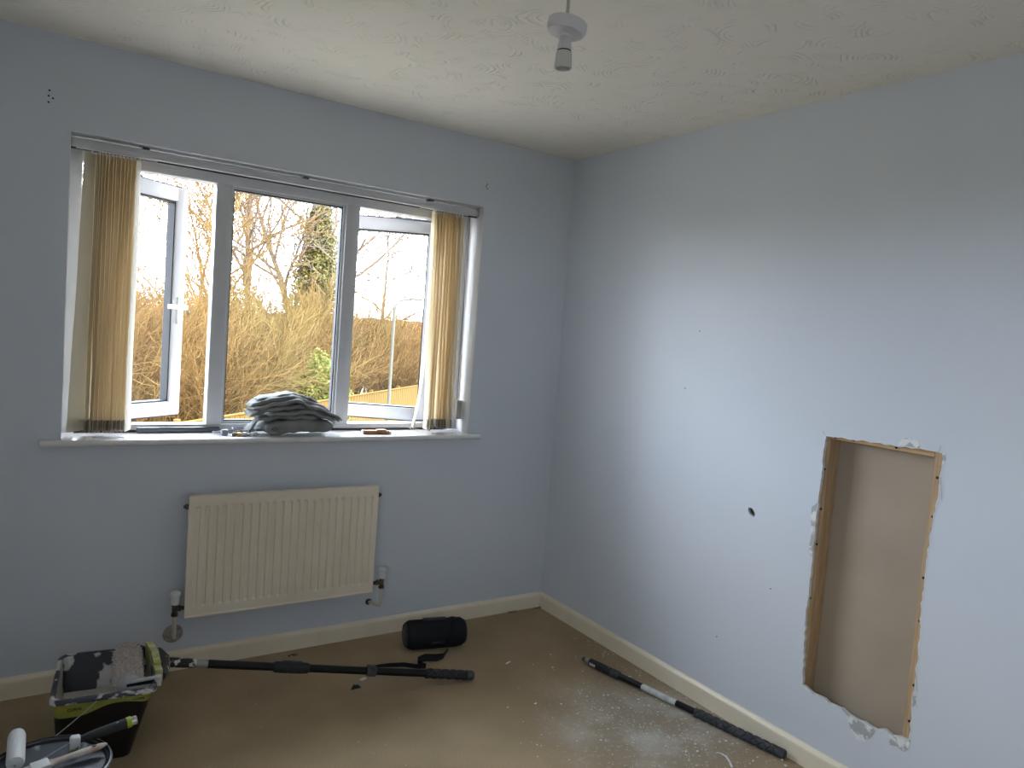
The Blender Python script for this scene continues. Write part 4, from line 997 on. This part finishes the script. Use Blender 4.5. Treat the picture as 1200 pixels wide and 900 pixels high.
cs.location = (-.262, -1.545, 0); tag(cs, 'curled white plastic strip on the dusty carpet at the bottom edge', 'strip')
for (x, y, lab) in [(-1.38, -.075, 'dark fluff clump on the carpet beneath the radiator'), (-.030, -.032, 'dark fluff in the skirting corner between the two walls'), (-.20, -.028, 'dark fluff line along skirting right of the speaker')]:
    lm = MB()
    for i in range(40):
        a = Vector((rr.gauss(0, .014), rr.gauss(0, .004), rr.uniform(.001, .006))); b_ = a+Vector((rr.uniform(-.012, .012), rr.uniform(-.004, .004), rr.uniform(-.001, .006)))
        lm.tube([a, b_], .0007, 3)
    o = lm.build('carpet_fluff', M['lint']); o.location = (x, y, 0); tag(o, lab, 'fluff', kind='stuff')

# ================================================================== OUTSIDE
GZ = -2.6
def P_(s, t, z=GZ): return Vector((CAM.x+s*t, CAM.y+t, z))
struct(MB().add([(-80, -60, GZ), (120, -60, GZ), (120, 120, GZ), (-80, 120, GZ), (-80, -60, GZ-.3), (120, -60, GZ-.3), (120, 120, GZ-.3), (-80, 120, GZ-.3)],
                [(0, 1, 2, 3), (7, 6, 5, 4), (0, 4, 5, 1), (1, 5, 6, 2), (2, 6, 7, 3), (3, 7, 4, 0)]).build('ground', M['ground']), 'unseen ground outside, toned pale to bounce light indoors')
# scrub-covered bank far behind the thicket
bk = MB().grid(lambda u, v: (-60+150*u, 40+22*v, GZ+(4.0*sm(0, .55, v)+.55*nz3(u*40, v*6, 2)+.3*nz3(u*110, v*16, 4))*(1 if v > 0 else 0)), 150, 12)
struct(bk.build('bank', M['bank'], None, True, 80), 'scrub-covered bank behind the trees')

# unseen dark brick skin added to cut light bounced onto the open sashes
struct(holed_slab([(-6, -2.6), (4, -2.6), (4, 2.42), (-6, 2.42)], [[(WX0+.01, WZ0), (WX1-.01, WZ0), (WX1-.01, WZ1-.01), (WX0+.01, WZ1-.01)]],
                  lambda u, v, d: (u, .2705+d, v), .03).build('added_outer_skin', mat('dark_red_brick', (.16, .075, .05), .9, c2=(.11, .05, .035), nscale=9)), 'dark red brick outer face added to cut light bounced onto the casements')
# unseen eaves added to shade the open sashes from the high sky
struct(MB().box(-6, 4, .271, .80, 2.421, 2.56).box(-6, 4, .80, .86, 2.40, 2.60).build('added_eaves', M['upvc']), 'white eaves board added outside to shade the open casements')
# timber fence: posts, capping and single boards
f0, f1 = Vector((-3.2, 9.15)), Vector((15.5, 27.3)); fd = (f1-f0).normalized(); FL = (f1-f0).length; fa_ = math.atan2(fd.y, fd.x)
fe = thing('timber_fence', 'golden vertical-board timber fence running away from the house', 'fence', (f0.x, f0.y, GZ), fa_)
bme = MB().bbox(-.046, .046, -.009, .009, .04, 1.76, .003, 1).mesh('board', M['fence'])
nb_ = int(FL/.098)
for i in range(nb_):
    o = link('board', bme, fe); o.location = (.05+i*.098, .006*(i % 2), rr.uniform(-.01, .01))
pme = MB().bbox(-.05, .05, .02, .12, 0, 1.86, .004, 1).mesh('post', M['fence'])
for i in range(int(FL/2.4)+1): o = link('post', pme, fe); o.location = (i*2.4, 0, 0)
MB().bbox(0, FL, -.045, .055, 1.77, 1.80, .004, 1).build('capping', M['fence'], fe)
MB().box(0, FL, .016, .06, .4, .5).build('rail', M['fence'], fe); MB().box(0, FL, .016, .06, 1.4, 1.5).build('rail', M['fence'], fe)

# street lamp
lp = P_(.452, 22.0); sl_ = thing('street_lamp', 'slim pale street lamp column with a curved arm beyond the right casement', 'street lamp', lp)
zt = 1.479+.022*22-GZ
MB().lathe([(.075, 0), (.075, .9), (.055, .95), (.045, zt)], 14).build('column', M['post_grey'], sl_, True)
MB().tube([(0, 0, zt-.02), (.04, .01, zt+.12), (.20, .02, zt+.26), (.60, .02, zt+.34)], [.055, .055, .050, .045], 10).build('arm', M['post_grey'], sl_, True)
MB().bbox(.52, .95, -.07, .11, zt+.30, zt+.38, .03).build('lantern', M['post_grey'], sl_, True)

# trees and shrubs
def rdir(d, ang, rg):
    a = d.orthogonal().normalized(); b = d.cross(a); t = rg.uniform(0, 2*PI)
    return (d*math.cos(ang)+(a*math.cos(t)+b*math.sin(t))*math.sin(ang)).normalized()
def grow(rg, main, twig, pos, d, ln, r, lvl, maxl, nseg, kids, upb, spread, tmin=.006):
    pts = [pos]; rs = [r]
    for i in range(nseg):
        d = (d+Vector((rg.gauss(0, .13), rg.gauss(0, .13), rg.gauss(0, .10)+upb))).normalized()
        pts.append(pts[-1]+d*ln/nseg); rs.append(max(tmin, r*(1-.75*(i+1)/nseg)))
    (main if lvl < 2 else twig).tube(pts, rs, 6 if lvl == 0 else (4 if lvl < 2 else 3), cap=False)
    if lvl >= maxl: return
    n = kids[lvl]
    for k in range(n):
        f = (.22 if lvl else .25)+(.76 if lvl else .73)*(k+rg.random())/n
        i = min(nseg-1, int(f*nseg)); p = pts[i].lerp(pts[i+1], f*nseg-i)
        dd = rdir((pts[i+1]-pts[i]).normalized(), rg.uniform(*spread), rg)
        grow(rg, main, twig, p, dd, ln*rg.uniform(.42, .62)*(1.15-.55*f), rs[i]*.55, lvl+1, maxl, max(3, nseg-2), kids, upb*.6+.02, spread, tmin)
def leaf_cloud(mbx, rg, centre_fn, n, size):
    for i in range(n):
        c = centre_fn(); a = Vector((rg.gauss(0, 1), rg.gauss(0, 1), rg.gauss(0, 1))).normalized(); b_ = a.orthogonal().normalized()
        s = size*rg.uniform(.6, 1.3)
        mbx.add([c-a*s, c-b_*s*.55, c+a*s, c+b_*s*.55], [(0, 1, 2, 3)])
def bare_tree(seed, base, height, r, label, m_main, m_twig, kids=(18, 11, 7), spread=(.45, .95), lean=(0, 0), maxl=3, tmin=.0105):
    rg = random.Random(seed); mn, tw = MB(), MB()
    grow(rg, mn, tw, Vector((0, 0, 0)), Vector((lean[0], lean[1], 1)).normalized(), height, r, 0, maxl, 9, kids, .03, spread, tmin)
    t = thing('bare_tree', label, 'tree', base)
    mn.build('trunk_and_limbs', m_main, t); o = tw.build('twigs', m_twig, t); o['kind'] = 'stuff'
    return t
bare_tree(1, P_(.238, 30), 12.5, .17, 'tall bare tree with slender pale trunk behind the middle pane, left one', M['bark'], M['twig_far'])
bare_tree(2, P_(.285, 31), 13.5, .20, 'tall bare tree with forked trunk in the centre of the middle pane', M['bark'], M['twig_far'])
bare_tree(3, P_(.192, 24), 8.2, .13, 'bare tree with arching branches just left of the first mullion', M['twig'], M['twig'], lean=(-.25, 0))
bare_tree(5, P_(.105, 36), 10.5, .14, 'bare tree seen through the open left casement pane', M['bark'], M['twig_far'])
bare_tree(6, P_(.43, 46), 11.0, .15, 'thin bare tree rising above the scrub behind the street lamp', M['bark'], M['twig_far'])
bare_tree(7, P_(.02, 33), 10.0, .14, 'bare tree behind the left blind stack', M['bark'], M['twig_far'])
bare_tree(8, P_(.56, 42), 11.0, .15, 'bare tree behind the right blind stack', M['bark'], M['twig_far'])
# ivy-clad tree
base = P_(.334, 30); rg = random.Random(40)
it = thing('ivy_clad_tree', 'tall tree clad in yellow-green ivy at the right of the middle pane', 'tree', base)
mn, tw = MB(), MB(); grow(rg, mn, tw, Vector((0, 0, 0)), Vector((.01, 0, 1)), 11.0, .2, 0, 3, 9, (16, 12, 7), .03, (.45, .95), .0105)
mn.build('trunk_and_limbs', M['bark'], it); o = tw.build('twigs', M['twig_far'], it); o['kind'] = 'stuff'
lf = MB()
def ivy_c():
    z = 8.6*rg.random()**.85; w = 1.75*(1-z/9.4)**.85+.14
    if rg.random() < .12: w *= 1.6
    a = rg.uniform(0, 2*PI); q = w*rg.uniform(.25, 1.0)*(1+.35*nz3(z*1.4, math.cos(a)*1.3, math.sin(a)*1.3))
    return Vector((q*math.cos(a), q*math.sin(a), z))
leaf_cloud(lf, rg, ivy_c, 30000, .075); o = lf.build('ivy_leaves', M['ivy'], it); o['kind'] = 'stuff'
# green bush by the fence
gb = thing('green_bush', 'bright yellow-green leafy bush above the fence in the middle pane', 'bush', P_(.347, 21.5))
lf = MB(); rg = random.Random(44)
def bush_c():
    d = Vector((rg.gauss(0, 1), rg.gauss(0, 1), abs(rg.gauss(0, 1)))).normalized(); q = rg.uniform(.7, 1.0)*(1+.3*nz3(d.x*2, d.y*2, d.z*2))
    return Vector((d.x*1.1*q, d.y*.9*q, 1.1+d.z*1.9*q))
leaf_cloud(lf, rg, bush_c, 5000, .06); o = lf.build('leaves', M['green_leaf'], gb); o['kind'] = 'stuff'
sm_ = MB()
for k in range(7):
    a = k*.9; sm_.tube([(0, 0, 0), (.2*math.cos(a), .2*math.sin(a), .8), (.55*math.cos(a), .55*math.sin(a), 1.9)], [.03, .02, .01], 5)
sm_.build('stems', M['bark'], gb)
# thicket of bare golden shrubs
protos = []
TW = [M['twig'], mat('orange_twigs', (.135, .066, .022), .9, c2=(.11, .05, .018), nscale=2, spec=.1), mat('olive_twigs', (.122, .079, .024), .9, c2=(.095, .064, .02), nscale=2, spec=.1), mat('straw_twigs', (.150, .100, .042), .9, c2=(.115, .07, .028), nscale=2, spec=.1)]
for v_ in range(4):
    rg = random.Random(60+v_); mn, tw = MB(), MB()
    for k in range(30):
        a = rg.uniform(0, 2*PI); q = rg.uniform(0, .5); tilt = rg.uniform(.05, .55)
        d = Vector((math.cos(a)*math.sin(tilt), math.sin(a)*math.sin(tilt), math.cos(tilt)))
        grow(rg, mn, tw, Vector((q*math.cos(a), q*math.sin(a), 0)), d, rg.uniform(2.6, 4.9), .030, 0, 2, 6, (9, 6), .015, (.3, .8))
    protos.append((mn.mesh('stems', TW[v_]), tw.mesh('twigs', TW[v_])))
rg = random.Random(77); n_s = 0
for (t0, s0, s1, n) in ((19.0, -.12, .22, 6), (21.5, -.12, .30, 8), (24.5, -.15, .38, 9), (27.0, .1, .62, 11), (30.5, -.15, .66, 14), (35.0, -.15, .70, 14)):
    for i in range(n):
        s = s0+(s1-s0)*(i+.5+rg.uniform(-.25, .25))/n; t = t0+rg.uniform(-.9, .9)
        b = P_(s, t)
        # keep behind the fence line
        if (b.x-f0.x)*(-fd.y)+(b.y-f0.y)*fd.x < 1.3: continue
        sh = thing('thicket_shrub', 'bare golden-brown thicket shrub behind the fence, %s, seen through the %s light' % ('front rows' if t < 23 else ('middle rows' if t < 29 else 'far rows'), 'left' if s < .2 else ('middle' if s < .37 else 'right')), 'shrub', b, rg.uniform(0, 6), 'thicket shrubs behind the fence')
        k_ = rg.choice((0, 1, 2, 3)); link('stems', protos[k_][0], sh); o = link('twigs', protos[k_][1], sh); o['kind'] = 'stuff'
        sc_ = rg.uniform(.86, 1.12)*(.86+.004*t); sh.scale = (sc_, sc_, sc_)
